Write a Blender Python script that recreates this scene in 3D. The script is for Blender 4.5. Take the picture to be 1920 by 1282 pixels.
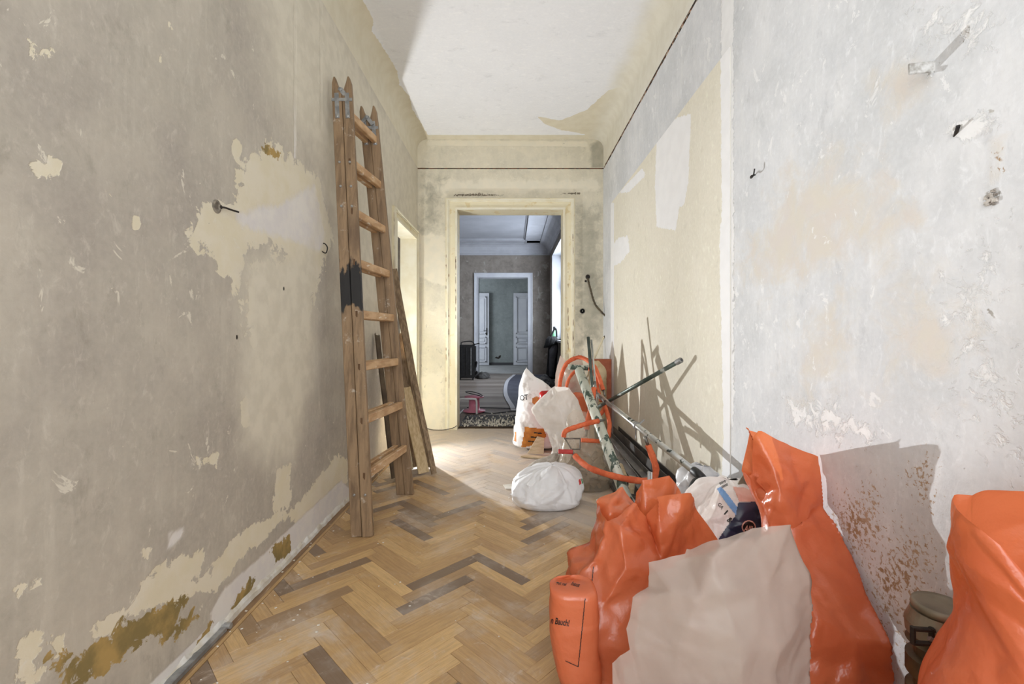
import bpy, bmesh, math, random
import numpy as np
from mathutils import Vector, Matrix, Euler
from mathutils.bvhtree import BVHTree
PI = math.pi
SC = bpy.context.scene
for o in list(bpy.data.objects): bpy.data.objects.remove(o)
C = SC.collection

# ------------------------------------------------------------------ camera, world, lights, exposure
F, VX, VY, H = 853.3, 961.0, 625.0, 1.06          # 16 mm lens, eye height 1.06 m, room axis along +Y
cam_d = bpy.data.cameras.new('camera'); cam_d.lens = 16; cam_d.sensor_width = 36
cam_d.shift_x = -1/1920; cam_d.shift_y = -16/1920; cam_d.clip_start = .02; cam_d.clip_end = 200
cam = bpy.data.objects.new('camera', cam_d); C.objects.link(cam)
cam.location = (0, 0, H); cam.rotation_euler = (PI/2, 0, 0); SC.camera = cam

w = bpy.data.worlds.new('sky'); SC.world = w; w.use_nodes = True
bg = w.node_tree.nodes['Background']; bg.inputs[0].default_value = (.80, .90, 1.0, 1); bg.inputs[1].default_value = 1.0

SC.view_settings.view_transform = 'Standard'; SC.view_settings.look = 'None'
SC.view_settings.exposure = 0.72; SC.view_settings.gamma = 1.0; SC.view_settings.use_curve_mapping = False

def area(name, loc, direction, sx, sy, power, col=(1, 1, 1)):
    d = bpy.data.lights.new(name, 'AREA'); d.shape = 'RECTANGLE'; d.size = sx; d.size_y = sy; d.energy = power; d.color = col
    o = bpy.data.objects.new(name, d); C.objects.link(o); o.location = loc
    o.rotation_euler = Vector(direction).to_track_quat('-Z', 'Y').to_euler()
    return o
# soft fill added behind the camera, brightens the corridor walls
area('rear_fill_light', (0, -1.55, 1.75), (0, 1, -.02), 1.8, 2.5, 36, (1.0, .99, .975))
# daylight through the window of the second room, plus an area light in the windowless third room
area('second_room_daylight', (1.42, 9.6, 1.95), (-1, 0, -.1), 2.4, 2.0, 150, (.80, .88, 1.0))
area('third_room_light', (-2.9, 13.6, 1.7), (1, 0, -.15), 1.6, 1.8, 60, (.82, .9, 1.0))
# builder's lamp standing low in the room on the left, shining out through its doorway
def lamp_point():
    d = bpy.data.lights.new('work_lamp_light', 'AREA'); d.shape = 'DISK'; d.size = .035; d.energy = 27; d.color = (.965, .985, 1.0)
    o = bpy.data.objects.new('work_lamp_light', d); C.objects.link(o); o.location = (-1.15, 4.35, .40)
    o.rotation_euler = Vector((.5, -.62, .52)).to_track_quat('-Z', 'Y').to_euler()
    return o
lamp_point()
# spot added at the lamp's place to brighten the near right wall
sd = bpy.data.lights.new('near_wall_spot', 'SPOT'); sd.energy = 235; sd.spot_size = math.radians(88); sd.spot_blend = 1.0; sd.shadow_soft_size = .014; sd.color = (.95, .98, 1.0)
so_ = bpy.data.objects.new('near_wall_spot', sd); C.objects.link(so_); so_.location = (-1.145, 4.345, .405)
so_.rotation_euler = Vector((.175, -.985, .20)).to_track_quat('-Z', 'Y').to_euler()

# ------------------------------------------------------------------ helpers
def P(px, py, Y):                                   # a point at depth Y seen at a photograph position
    return Vector(((px-VX)/F*Y, Y, H-(py-VY)/F*Y))
def PX(px, py, X):                                  # the same, for a point on a plane x = X
    Y = X*F/(px-VX); return Vector((X, Y, H-(py-VY)/F*Y))
XL, XR, YB, ZC = -1.047, 1.0, 5.02, 3.196

def new_bm(): return bmesh.new()
def obj(name, bm, m=None, parent=None, smooth=False, recalc=True):
    if recalc: bmesh.ops.recalc_face_normals(bm, faces=bm.faces[:])
    me = bpy.data.meshes.new(name); bm.to_mesh(me); bm.free()
    if m: me.materials.append(m)
    if smooth:
        for p in me.polygons: p.use_smooth = True
    o = bpy.data.objects.new(name, me); C.objects.link(o)
    if parent: attach(o, parent)
    return o
def world_of(o):
    return (world_of(o.parent) @ o.matrix_parent_inverse if o.parent else Matrix.Identity(4)) @ o.matrix_basis
def attach(o, parent):
    o.parent = parent; o.matrix_parent_inverse = world_of(parent).inverted()
def thing(name, label, cat, loc=(0, 0, 0), group=None):
    o = bpy.data.objects.new(name, None); C.objects.link(o); o.location = loc; o.empty_display_size = .05
    return tag(o, label, cat, group)
def tag(o, label, cat, group=None):
    o['label'] = label; o['category'] = cat
    if group: o['group'] = group
    return o
def struct(o): o['kind'] = 'structure'; return o

def box(bm, a, b):
    x0, y0, z0 = a; x1, y1, z1 = b
    v = [bm.verts.new(p) for p in [(x0,y0,z0),(x1,y0,z0),(x1,y1,z0),(x0,y1,z0),(x0,y0,z1),(x1,y0,z1),(x1,y1,z1),(x0,y1,z1)]]
    for f in [(0,3,2,1),(4,5,6,7),(0,1,5,4),(1,2,6,5),(2,3,7,6),(3,0,4,7)]: bm.faces.new([v[i] for i in f])
    return v
def frame_of(d, up=(0, 0, 1)):
    d = Vector(d).normalized(); u = Vector(up)
    if abs(d.dot(u)) > .98: u = Vector((1, 0, 0))
    s = d.cross(u).normalized(); t = s.cross(d).normalized()
    return d, s, t
def bar(bm, p0, p1, w, h, side=None, bevel=0, seg=1):
    """box from p0 to p1, w wide along side, h along the third axis"""
    p0, p1 = Vector(p0), Vector(p1); d = (p1-p0).normalized()
    if side is None: d, s, t = frame_of(d)
    else:
        s = Vector(side); s = (s-d*s.dot(d)).normalized(); t = s.cross(d).normalized()
    vs = []
    if bevel <= 0: prof = [(-w/2,-h/2),(w/2,-h/2),(w/2,h/2),(-w/2,h/2)]
    else:
        b = bevel; prof = [(-w/2+b,-h/2),(w/2-b,-h/2),(w/2,-h/2+b),(w/2,h/2-b),(w/2-b,h/2),(-w/2+b,h/2),(-w/2,h/2-b),(-w/2,-h/2+b)]
    rows = []
    for k in range(seg+1):
        c = p0.lerp(p1, k/seg); rows.append([bm.verts.new(c+s*a+t*b_) for a, b_ in prof])
    n = len(prof)
    for k in range(seg):
        for i in range(n): bm.faces.new([rows[k][i], rows[k][(i+1)%n], rows[k+1][(i+1)%n], rows[k+1][i]])
    bm.faces.new(rows[0][::-1]); bm.faces.new(rows[-1])
    return rows
def smooth_path(pts, n=8):
    pts = [Vector(p) for p in pts]
    if len(pts) < 3: return pts
    out = []
    for i in range(len(pts)-1):
        p0 = pts[max(i-1, 0)]; p1 = pts[i]; p2 = pts[i+1]; p3 = pts[min(i+2, len(pts)-1)]
        for k in range(n):
            t = k/n
            out.append(.5*((2*p1)+(-p0+p2)*t+(2*p0-5*p1+4*p2-p3)*t*t+(-p0+3*p1-3*p2+p3)*t**3))
    out.append(pts[-1]); return out
def tube(bm, path, r, n=12, cap=True, rfun=None):
    path = [Vector(p) for p in path]; rows = []
    d0 = (path[1]-path[0]).normalized(); _, s, t = frame_of(d0)
    for i, p in enumerate(path):
        d = (path[min(i+1, len(path)-1)]-path[max(i-1, 0)]).normalized()
        s = (s-d*s.dot(d)).normalized(); t = d.cross(s)
        rr = rfun(i/(len(path)-1)) if rfun else r
        rows.append([bm.verts.new(p+(s*math.cos(2*PI*k/n)+t*math.sin(2*PI*k/n))*rr) for k in range(n)])
    for i in range(len(rows)-1):
        for k in range(n): bm.faces.new([rows[i][k], rows[i][(k+1)%n], rows[i+1][(k+1)%n], rows[i+1][k]])
    if cap: bm.faces.new(rows[0][::-1]); bm.faces.new(rows[-1])
    return rows
def pipe(bm, p0, p1, r, wall=.004, n=16):
    """open-ended hollow straight pipe"""
    p0, p1 = Vector(p0), Vector(p1); d, s, t = frame_of(p1-p0)
    rings = []
    for c, rr in ((p0, r), (p1, r), (p1, r-wall), (p0, r-wall)):
        rings.append([bm.verts.new(c+(s*math.cos(2*PI*k/n)+t*math.sin(2*PI*k/n))*rr) for k in range(n)])
    for a in range(4):
        A, B = rings[a], rings[(a+1) % 4]
        for k in range(n): bm.faces.new([A[k], A[(k+1)%n], B[(k+1)%n], B[k]])
def lathe(bm, prof, n=24, M=None):
    """prof: (r, z) list"""
    rows = []
    for r, z in prof:
        rows.append([bm.verts.new((r*math.cos(2*PI*k/n), r*math.sin(2*PI*k/n), z)) for k in range(n)] if r > 1e-6 else [bm.verts.new((0, 0, z))])
    for a, b in zip(rows[:-1], rows[1:]):
        for k in range(n):
            k2 = (k+1) % n
            if len(a) == 1 and len(b) == 1: continue
            if len(a) == 1: bm.faces.new([a[0], b[k], b[k2]])
            elif len(b) == 1: bm.faces.new([a[k], a[k2], b[0]])
            else: bm.faces.new([a[k], a[k2], b[k2], b[k]])
    if len(rows[0]) > 1: bm.faces.new(rows[0][::-1])
    if len(rows[-1]) > 1: bm.faces.new(rows[-1])
    if M is not None:
        vs = [v for r in rows for v in r]; bmesh.ops.transform(bm, matrix=M, verts=vs)
def prism(bm, poly, off):
    """poly: list of points, extruded by the vector off"""
    off = Vector(off)
    a = [bm.verts.new(Vector(p)) for p in poly]; b = [bm.verts.new(Vector(p)+off) for p in poly]; n = len(a)
    bm.faces.new(a[::-1]); bm.faces.new(b)
    for i in range(n): bm.faces.new([a[i], a[(i+1)%n], b[(i+1)%n], b[i]])

# ------------------------------------------------------------------ node helpers
def lin(c):
    return tuple(((v/255)/12.92 if v/255 <= .04045 else ((v/255+.055)/1.055)**2.4) for v in c[:3]) + (1,)
class N:
    def __init__(s, name):
        s.m = bpy.data.materials.new(name); s.m.use_nodes = True; s.t = s.m.node_tree
        s.b = s.t.nodes['Principled BSDF']; s.out = s.t.nodes['Material Output']
    def n(s, ty, **kw):
        x = s.t.nodes.new(ty)
        for k, v in kw.items(): setattr(x, k, v)
        return x
    def put(s, inp, v):
        if hasattr(v, 'is_linked') or hasattr(v, 'links'): s.t.links.new(v, inp)
        else:
            try: inp.default_value = v
            except Exception: inp.default_value = (v, v, v)
    def math(s, op, a, b=0.0, c=None, clamp=False):
        x = s.n('ShaderNodeMath', operation=op, use_clamp=clamp); s.put(x.inputs[0], a); s.put(x.inputs[1], b)
        if c is not None: s.put(x.inputs[2], c)
        return x.outputs[0]
    def pos(s): return s.n('ShaderNodeNewGeometry').outputs['Position']
    def gen(s): return s.n('ShaderNodeTexCoord').outputs['Object']
    def uv(s): return s.n('ShaderNodeTexCoord').outputs['UV']
    def mapv(s, v, scale=(1, 1, 1), loc=(0, 0, 0), rot=(0, 0, 0)):
        x = s.n('ShaderNodeMapping'); s.put(x.inputs[0], v); x.inputs['Scale'].default_value = scale
        x.inputs['Location'].default_value = loc; x.inputs['Rotation'].default_value = rot; return x.outputs[0]
    def noise(s, v, scale, detail=4, rough=.55, dist=0.0, col=False):
        x = s.n('ShaderNodeTexNoise'); s.put(x.inputs['Vector'], v); x.inputs['Scale'].default_value = scale
        x.inputs['Detail'].default_value = min(detail, 5); x.inputs['Roughness'].default_value = rough; x.inputs['Distortion'].default_value = dist
        return x.outputs['Color' if col else 'Fac']
    def sstep(s, v, lo, hi, to0=0.0, to1=1.0):
        x = s.n('ShaderNodeMapRange', interpolation_type='SMOOTHSTEP'); s.put(x.inputs[0], v)
        x.inputs[1].default_value = lo; x.inputs[2].default_value = hi; x.inputs[3].default_value = to0; x.inputs[4].default_value = to1
        return x.outputs[0]
    def mix(s, f, a, b, mode='MIX'):
        x = s.n('ShaderNodeMix', data_type='RGBA', blend_type=mode); s.put(x.inputs[0], f)
        for i, v in ((6, a), (7, b)): s.put(x.inputs[i], v)
        return x.outputs[2]
    def attr(s, name, ty='GEOMETRY'):
        return s.n('ShaderNodeAttribute', attribute_name=name, attribute_type=ty)
    def bump(s, h, strength=.3, dist=.01):
        x = s.n('ShaderNodeBump'); x.inputs['Strength'].default_value = strength; x.inputs['Distance'].default_value = dist
        s.put(x.inputs['Height'], h); s.put(s.b.inputs['Normal'], x.outputs[0]); return x.outputs[0]
    def done(s, col=None, rough=.6, metal=0, spec=.5):
        if col is not None: s.put(s.b.inputs['Base Color'], col)
        s.put(s.b.inputs['Roughness'], rough); s.b.inputs['Metallic'].default_value = metal
        s.b.inputs['Specular IOR Level'].default_value = spec
        return s.m
def simple(name, c1, c2=None, scale=8, rough=.6, metal=0, bump=.0, bscale=60, lo=.35, hi=.65, spec=.5, stretch=(1, 1, 1), c3=None, lo3=.6, hi3=.66, scale3=20):
    k = N(name); v = k.mapv(k.gen(), stretch); col = lin(c1)
    if c2: col = k.mix(k.sstep(k.noise(v, scale, 5), lo, hi), lin(c1), lin(c2))
    if c3: col = k.mix(k.sstep(k.noise(v, scale3, 6, .6), lo3, hi3), col, lin(c3))
    if bump: k.bump(k.noise(v, bscale, 4), bump, .004)
    return k.done(col, rough, metal, spec)

# ------------------------------------------------------------------ plaster with paint layers given as outlines on the wall
def sdf(poly, U, V):
    """signed distance (negative inside) from points to a closed polygon"""
    poly = np.asarray(poly, float); n = len(poly); d = np.full(U.shape, 1e9); inside = np.zeros(U.shape, bool)
    for i in range(n):
        ax, ay = poly[i]; bx, by = poly[(i+1) % n]; ex, ey = bx-ax, by-ay; L = ex*ex+ey*ey+1e-12
        t = np.clip(((U-ax)*ex+(V-ay)*ey)/L, 0, 1); d = np.minimum(d, np.hypot(U-ax-t*ex, V-ay-t*ey))
        c = ((ay > V) != (by > V)) & (U < (bx-ax)*(V-ay)/((by-ay) if abs(by-ay) > 1e-12 else 1e-12)+ax)
        inside ^= c
    return np.where(inside, -d, d)
def grid_surface(name, us, vs, fn, skip=None, layers=None, m=None, parent=None, smooth=False):
    """grid of (u, v) -> fn(u, v); layers: up to 4 lists of (polygon, scale); stored as colour attribute 'lay'"""
    U, V = np.meshgrid(us, vs, indexing='ij'); nu, nv = U.shape
    co = fn(U, V); verts = np.stack(co, -1).reshape(-1, 3)
    faces = []
    for i in range(nu-1):
        um = .5*(us[i]+us[i+1])
        for j in range(nv-1):
            if skip and skip(um, .5*(vs[j]+vs[j+1])): continue
            a = i*nv+j; faces.append((a, a+nv, a+nv+1, a+1))
    me = bpy.data.meshes.new(name); me.from_pydata(verts.tolist(), [], faces)
    if layers:
        dat = np.zeros((nu*nv, 4), np.float32)
        for c, polys in enumerate(layers):
            val = np.zeros(U.shape)
            for p in polys:
                poly, sc = p[0], p[1]; val = np.maximum(val, np.clip(.5-sdf(poly, U, V)/sc, 0, 1)*(p[2] if len(p) > 2 else 1))
            dat[:, c] = val.reshape(-1)
        at = me.attributes.new('lay', 'FLOAT_COLOR', 'POINT'); at.data.foreach_set('color', dat.reshape(-1))
    if m: me.materials.append(m)
    if smooth: me.polygons.foreach_set('use_smooth', [True]*len(me.polygons))
    o = bpy.data.objects.new(name, me); C.objects.link(o)
    if parent: attach(o, parent)
    return o
def plaster(name, base, base2, lays, fleck=None, streak=None, bump=.35, amp=.55, rough=.85, wash=None):
    """lays: up to four (colour, colour2, edge softness, noise scale, noise amplitude)"""
    k = N(name); p = k.pos()
    big = k.noise(p, 2.3, 5, .6); mid = k.noise(p, 9, 6, .62); fine = k.noise(p, 60, 5, .65)
    col = k.mix(k.sstep(k.math('ADD', k.math('MULTIPLY', big, .6), k.math('MULTIPLY', mid, .4)), .38, .62), lin(base), lin(base2))
    if streak:
        st = k.noise(k.mapv(p, (14, 14, 1.6)), 1.5, 5, .6)
        col = k.mix(k.sstep(st, .45, .75, 0, streak[1]), col, lin(streak[0]))
    if wash:
        col = k.mix(k.sstep(k.noise(p, wash[1], 6, .65), wash[2], wash[3]), col, lin(wash[0]))
    col = k.mix(k.sstep(fine, .3, .75, 0, .25), col, lin(tuple(min(255, c+28) for c in base)))
    sc_ = k.noise(k.mapv(p, (1, 2.2, 1.2), rot=(.6, 0, 0)), 15, 8, .74, .5)
    col = k.mix(k.sstep(sc_, .52, .72, 0, .5), col, lin(tuple(min(255, c+34) for c in base)))
    sc2 = k.noise(k.mapv(p, (1, 1.6, 1), loc=(5, 2, 1)), 7, 8, .72, .3)
    col = k.mix(k.sstep(sc2, .56, .74, 0, .45), col, lin(tuple(max(0, c-26) for c in base)))
    h = k.math('ADD', k.math('MULTIPLY', fine, .35), k.math('MULTIPLY', mid, .8))
    a = k.attr('lay'); sep = k.n('ShaderNodeSeparateColor'); k.put(sep.inputs[0], a.outputs['Color'])
    chans = [sep.outputs[0], sep.outputs[1], sep.outputs[2], a.outputs['Alpha']]
    for i, L in enumerate(lays):
        if L is None: continue
        c1, c2, soft, ns, na = L
        nz = k.noise(k.mapv(p, loc=(i*3.1, i*1.7, i)), ns, 7, .66, .4)
        raw = k.math('ADD', chans[i], k.math('MULTIPLY', k.math('SUBTRACT', nz, .5), na))
        # no layer where the outline is far away
        msk = k.math('MULTIPLY', k.sstep(raw, .5-soft, .5+soft), k.sstep(chans[i], .0, .12))
        cc = k.mix(k.sstep(k.noise(p, 11+i, 4), .35, .65), lin(c1), lin(c2))
        col = k.mix(msk, col, cc); h = k.math('ADD', h, k.math('MULTIPLY', msk, -.9)) if i < 2 else h
    if fleck:
        fc, fs, th, fa = fleck
        fn = k.noise(k.mapv(p, (1, 1, .75)), fs, 5, .7, .6); reg = k.noise(p, 1.7, 3)
        fm = k.math('MULTIPLY', k.sstep(k.math('ADD', fn, k.math('MULTIPLY', k.math('SUBTRACT', reg, .5), .35)), th, th+.03), fa)
        col = k.mix(fm, col, lin(fc)); pass
    k.bump(h, bump, .006)
    return k.done(col, rough, 0, .25)
def lw(*pts):   # outline on the left wall, from photograph positions
    return [(q.y, q.z) for q in (PX(a, b, XL) for a, b in pts)]
def rw(*pts):
    return [(q.y, q.z) for q in (PX(a, b, XR) for a, b in pts)]
def bw(*pts):
    return [(q.x, q.z) for q in (P(a, b, YB) for a, b in pts)]
def cw(*pts):   # ceiling: (x, y)
    out = []
    for a, b in pts:
        Y = (ZC-H)*F/(VY-b); out.append(((a-VX)/F*Y, Y))
    return out
def ell(cx, cy, rx, ry, n=10):
    return [(cx+rx*math.cos(2*PI*i/n), cy+ry*math.sin(2*PI*i/n)) for i in range(n)]
# ================================================================== materials of the shell
CREAM, CREAM2 = (222, 213, 188), (232, 226, 208)
m_left = plaster('plaster_left', (178, 171, 158), (192, 184, 170),
    [(CREAM, (226, 218, 198), .03, 17, 1.15), ((220, 216, 214), (228, 224, 218), .10, 9, .5),
     ((178, 150, 94), (136, 120, 78), .05, 20, 1.8), ((222, 215, 198), (212, 205, 188), .35, 5, .7)],
    fleck=((226, 220, 204), 11, .665, .75), streak=((205, 198, 184), .55), bump=.30, wash=((168, 160, 150), 1.6, .42, .7))
m_right = plaster('plaster_right', (208, 210, 213), (222, 223, 225),
    [((218, 212, 201), (217, 210, 203), .30, 8, 1.5), ((240, 240, 240), (234, 234, 234), .10, 26, 1.5),
     ((184, 162, 138), (164, 136, 106), .10, 75, 2.3), ((186, 183, 178), (150, 146, 140), .08, 50, 1.6)],
    fleck=((242, 242, 242), 14, .64, .6), streak=((236, 236, 234), .35), bump=.6, wash=((204, 206, 208), 2.1, .48, .66))
m_board = plaster('board_beige', (226, 221, 205), (231, 226, 212),
    [((242, 242, 243), (246, 246, 247), .03, 30, .95), None, None, None], streak=((234, 228, 212), .35), bump=.10)
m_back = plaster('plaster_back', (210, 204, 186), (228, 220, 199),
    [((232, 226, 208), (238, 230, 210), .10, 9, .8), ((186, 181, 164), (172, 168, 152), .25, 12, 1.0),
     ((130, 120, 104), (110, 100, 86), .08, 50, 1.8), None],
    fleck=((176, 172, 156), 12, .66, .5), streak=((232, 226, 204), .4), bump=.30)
m_ceil = plaster('ceiling_paint', (236, 237, 240), (239, 240, 243),
    [((220, 212, 190), (226, 219, 199), .02, 16, .42), ((224, 219, 204), (230, 226, 212), .40, 4, .6), None, None], bump=.05)
m_room2 = plaster('plaster_grey_room', (124, 116, 108), (152, 144, 134),
    [((104, 96, 88), (96, 90, 82), .4, 5, 1.0), None, None, None], fleck=((176, 170, 160), 5, .62, .8), bump=.3)
m_room3 = plaster('plaster_third_room', (128, 134, 132), (142, 148, 146), [None]*4, bump=.2)
m_room2c = simple('ceiling_grey', (168, 170, 176), (158, 160, 166), 2, .9)
m_white = simple('white_wall', (240, 238, 232), (232, 230, 224), 3, .85)
m_dark = simple('groove_dark', (52, 40, 30), (120, 74, 44), 30, .9, lo=.45, hi=.6)
m_slab = simple('slab', (120, 100, 78), (100, 84, 66), 6, .8)

def spaced(*segs):
    out = []
    for a, b, st in segs:
        n = max(1, int(round(abs(b-a)/st))); out += list(np.linspace(a, b, n+1)[:-1])
    out.append(segs[-1][1]); return np.array(out)

# ------------------------------------------------------------------ left wall (doorway cut out)
D1a, D1b, D1z = 4.045, 4.85, 2.07
yl = spaced((-1.7, .7, .3), (.7, 2.2, .016), (2.2, D1a, .02), (D1a, D1b, .05), (D1b, YB, .03)); zl = spaced((0, D1z, .018), (D1z, 2.886, .02))
cream_polys = [
 (lw((345,450),(370,400),(440,375),(450,310),(482,292),(500,265),(548,300),(600,335),(625,450),(604,505),(590,560),(562,530),(540,480),(500,455),(462,470),(440,545),(415,520),(400,480)), .22),
 (lw((455,560),(478,490),(545,480),(585,530),(578,640),(545,640),(500,680),(470,640)), .25),
 (lw((365,865),(412,845),(405,872)), .10), (lw((590,905),(632,850),(653,862),(650,905),(560,985),(540,962)), .12),
 (lw((518,880),(545,872),(546,950),(510,958)), .10), (lw((398,1050),(470,985),(530,958),(545,965),(440,1060),(405,1110)), .11),
 (lw((310,1052),(380,1030),(372,1085),(330,1130),(232,1150),(225,1180),(150,1200),(235,1140),(272,1088)), .11),
 (lw((345,1088),(392,1080),(400,1105),(340,1122)), .08),
 (lw((45,1195),(78,1182),(78,1215),(40,1262)), .09), (lw((92,1192),(132,1186),(112,1222)), .08), (lw((60,1262),(90,1250),(85,1282),(55,1282)), .08),
 (lw((28,88),(60,82),(72,112),(62,122)), .07), (lw((72,95),(100,95),(98,112)), .06), (lw((62,305),(108,298),(112,318),(72,350)), .07),
 (lw((150,320),(195,318),(218,350),(205,378),(170,360)), .16, .62), (lw((268,1022),(284,1024),(276,1060),(272,1058)), .05), (lw((16,1105),(80,1083),(84,1090),(40,1110)), .05),
 (lw((315,40),(322,42),(324,58),(318,60)), .03), (lw((298,100),(304,102),(303,120),(298,118)), .03), (lw((250,400),(262,402),(258,430),(250,428)), .04),
 (lw((428,285),(440,262),(455,270),(448,300)), .06), (lw((450,760),(462,740),(470,800),(455,800)), .05)]
white_polys = [
 (lw((440,400),(520,385),(590,345),(610,440),(600,475),(540,445),(455,425)), .18), (lw((315,1000),(345,982),(352,1002),(312,1035)), .09),
 (lw((395,1150),(420,1100),(470,1060),(560,975),(640,900),(655,915),(655,938),(400,1190)), .08),
 ([(.6, -.05), (2.9, -.05), (2.9, .05), (.6, .05)], .05),
 (lw((549,-40),(557,-40),(557,300),(549,300)), .05, .75), (lw((596,-40),(606,-40),(606,240),(598,240)), .04, .6), (lw((565,985),(600,935),(612,940),(575,1000)), .06)]
ochre_polys = [
 (lw((118,1268),(180,1205),(240,1165),(338,1118),(350,1130),(330,1190),(300,1195),(250,1210),(200,1262),(150,1290)), .10),
 (lw((325,1180),(362,1142),(368,1160),(330,1200)), .07), (lw((85,1240),(125,1225),(122,1262),(92,1258)), .07), (lw((368,1215),(392,1160),(400,1165),(385,1215)), .05),
 (lw((505,1030),(545,1000),(545,1040),(515,1055)), .07), (lw((430,1140),(470,1080),(478,1090),(440,1150)), .06), (lw((485,275),(500,268),(530,290),(520,305)), .05, .8)]
soft_polys = [(lw((455,480),(590,470),(590,700),(548,860),(500,865),(455,830)), .30), ([(2.75, 1.2), (5.1, .7), (5.1, 3), (2.0, 3)], .8), ([(2.0, 2.1), (3, 1.8), (3, 3), (1.7, 3)], .7)]
wall_left = struct(grid_surface('wall_left', yl, zl, lambda U, V: (np.full(U.shape, XL), U, V), lambda u, v: D1a < u < D1b and v < D1z,
    [cream_polys, white_polys, ochre_polys, soft_polys], m_left))

# ------------------------------------------------------------------ right wall, groove, plasterboard
yr = spaced((-1.7, .6, .3), (.6, 2.1, .016), (2.1, YB, .03)); zr = spaced((0, 2.866, .02))
beige_polys = [(rw((1480,330),(1560,320),(1640,350),(1650,430),(1560,470),(1450,520),(1390,500),(1450,420)), .4), (rw((1720,560),(1790,600),(1780,700),(1690,690)), .3),
 (rw((1655,150),(1740,130),(1735,170),(1670,200)), .2), (rw((1480,600),(1600,560),(1620,720),(1500,740)), .45, .7), (rw((1690,380),(1720,380),(1720,420),(1690,420)), .12), (rw((1862,265),(1876,262),(1872,340),(1862,345)), .05)]
wht_polys = [(rw((1375,-60),(1352,-60),(1352,800),(1376,800)), .06), (rw((1470,750),(1600,760),(1650,800),(1640,840),(1480,800)), .14, .7), (rw((1730,500),(1800,480),(1930,420),(1930,900),(1800,860),(1770,700)), .35, .55),
 (rw((1700,20),(1830,10),(1860,90),(1720,110)), .2, .7), (rw((1790,240),(1860,215),(1870,235),(1800,262)), .08)]
rust_polys = [(rw((1640,1060),(1700,1010),(1745,1030),(1720,1120),(1660,1170),(1640,1110)), .22, .70), (rw((1690,1150),(1730,1120),(1780,1282),(1700,1282)), .25, .66), (rw((1700,900),(1745,860),(1745,950)), .1, .7), (rw((1864,268),(1874,265),(1870,330)), .03, .8), (rw((1560,960),(1640,920),(1650,1000),(1600,1040)), .2, .72)]
dark_polys = [(rw((1850,365),(1868,358),(1872,378),(1856,385)), .04), (rw((1740,128),(1752,122),(1748,140)), .02), (rw((1785,240),(1806,226),(1808,232),(1788,250)), .02), (rw((1834,40),(1840,42),(1838,52)), .02), (rw((1856,210),(1863,205),(1860,214)), .02),
 (rw((1850,580),(1862,575),(1862,592),(1852,590)), .02), (rw((1855,850),(1870,845),(1868,860)), .02)] 
wall_right = struct(grid_surface('wall_right', yr, zr, lambda U, V: (np.full(U.shape, XR), U, V), None, [beige_polys, wht_polys, rust_polys, dark_polys], m_right))
bm = new_bm(); box(bm, (XR+.018, -1.7, 2.84), (XR+.03, YB+.1, 2.92)); obj('groove', bm, m_dark, wall_right)
# ragged plaster crumbs along the lower lip of the groove
bm = new_bm(); rng = random.Random(4)
for i in range(90):
    y = rng.uniform(1.6, 4.95); s = rng.uniform(.006, .02)
    if 3.6 < y < 3.75: continue
    vs = box(bm, (XR-.001, y-s*2, 2.862), (XR+.016, y+s*2, 2.862+rng.uniform(.006, .018)))
obj('groove_crumbs', bm, simple('rusty_plaster', (150, 96, 62), (196, 180, 160), 40, .9), wall_right)['kind'] = 'stuff'
B_Y0, B_Y1, B_Z = 2.086, 4.62, 2.375
yb_ = spaced((B_Y0, B_Y1, .022)); zb_ = spaced((.0, B_Z, .022))
fill = [(rw((1372,60),(1352,70),(1355,400),(1350,450),(1358,800),(1352,1000),(1376,1000)), .05),
 (rw((1372,80),(1345,110),(1235,260),(1160,352),(1150,340),(1250,210),(1372,50)), .05), (rw((1232,262),(1245,230),(1297,212),(1292,340),(1284,385),(1275,388),(1268,432),(1232,425),(1229,350)), .05),
 (rw((1148,462),(1160,446),(1178,442),(1182,470),(1165,492),(1148,500)), .07), (rw((1160,362),(1205,315),(1212,328),(1180,360)), .04), (rw((1144,380),(1152,380),(1152,820),(1146,820)), .04)]
bo = grid_surface('plaster_board', yb_, zb_, lambda U, V: (np.full(U.shape, XR-.004), U, V), None, [fill], m_board, wall_right)
bm = new_bm()
for a, b in (((XR-.004, B_Y0, 0), (XR, B_Y0+.0004, B_Z)), ((XR-.004, B_Y1-.0004, 0), (XR, B_Y1, B_Z)), ((XR-.004, B_Y0, B_Z-.0004), (XR, B_Y1, B_Z))): box(bm, a, b)
obj('board_edge', bm, m_white, bo)

# ------------------------------------------------------------------ back wall with the doorway
D2a, D2b, D2z = -.612, .559, 2.425
xb = spaced((XL, D2a, .018), (D2a, D2b, .06), (D2b, XR+.03, .018)); zb = spaced((0, D2z, .025), (D2z, 2.872, .018))
pale = [(bw((783,440),(836,440),(836,540),(783,520)), .2), (bw((783,700),(836,690),(836,810),(783,815)), .25, .8), (bw((1076,600),(1131,640),(1131,760),(1076,760)), .3, .9), (bw((783,330),(1131,330),(1131,366),(783,370)), .2, .7)]
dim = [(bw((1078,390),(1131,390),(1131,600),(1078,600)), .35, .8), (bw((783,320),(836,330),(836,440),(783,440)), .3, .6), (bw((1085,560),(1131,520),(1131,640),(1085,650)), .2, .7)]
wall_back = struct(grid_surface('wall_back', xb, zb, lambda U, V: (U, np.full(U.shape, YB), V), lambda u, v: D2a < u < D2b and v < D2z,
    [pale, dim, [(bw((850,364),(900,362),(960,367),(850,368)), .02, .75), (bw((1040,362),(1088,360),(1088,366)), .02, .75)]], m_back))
xu = spaced((XL, XR+.03, .03)); zu = spaced((2.886, ZC+.01, .02))
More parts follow.
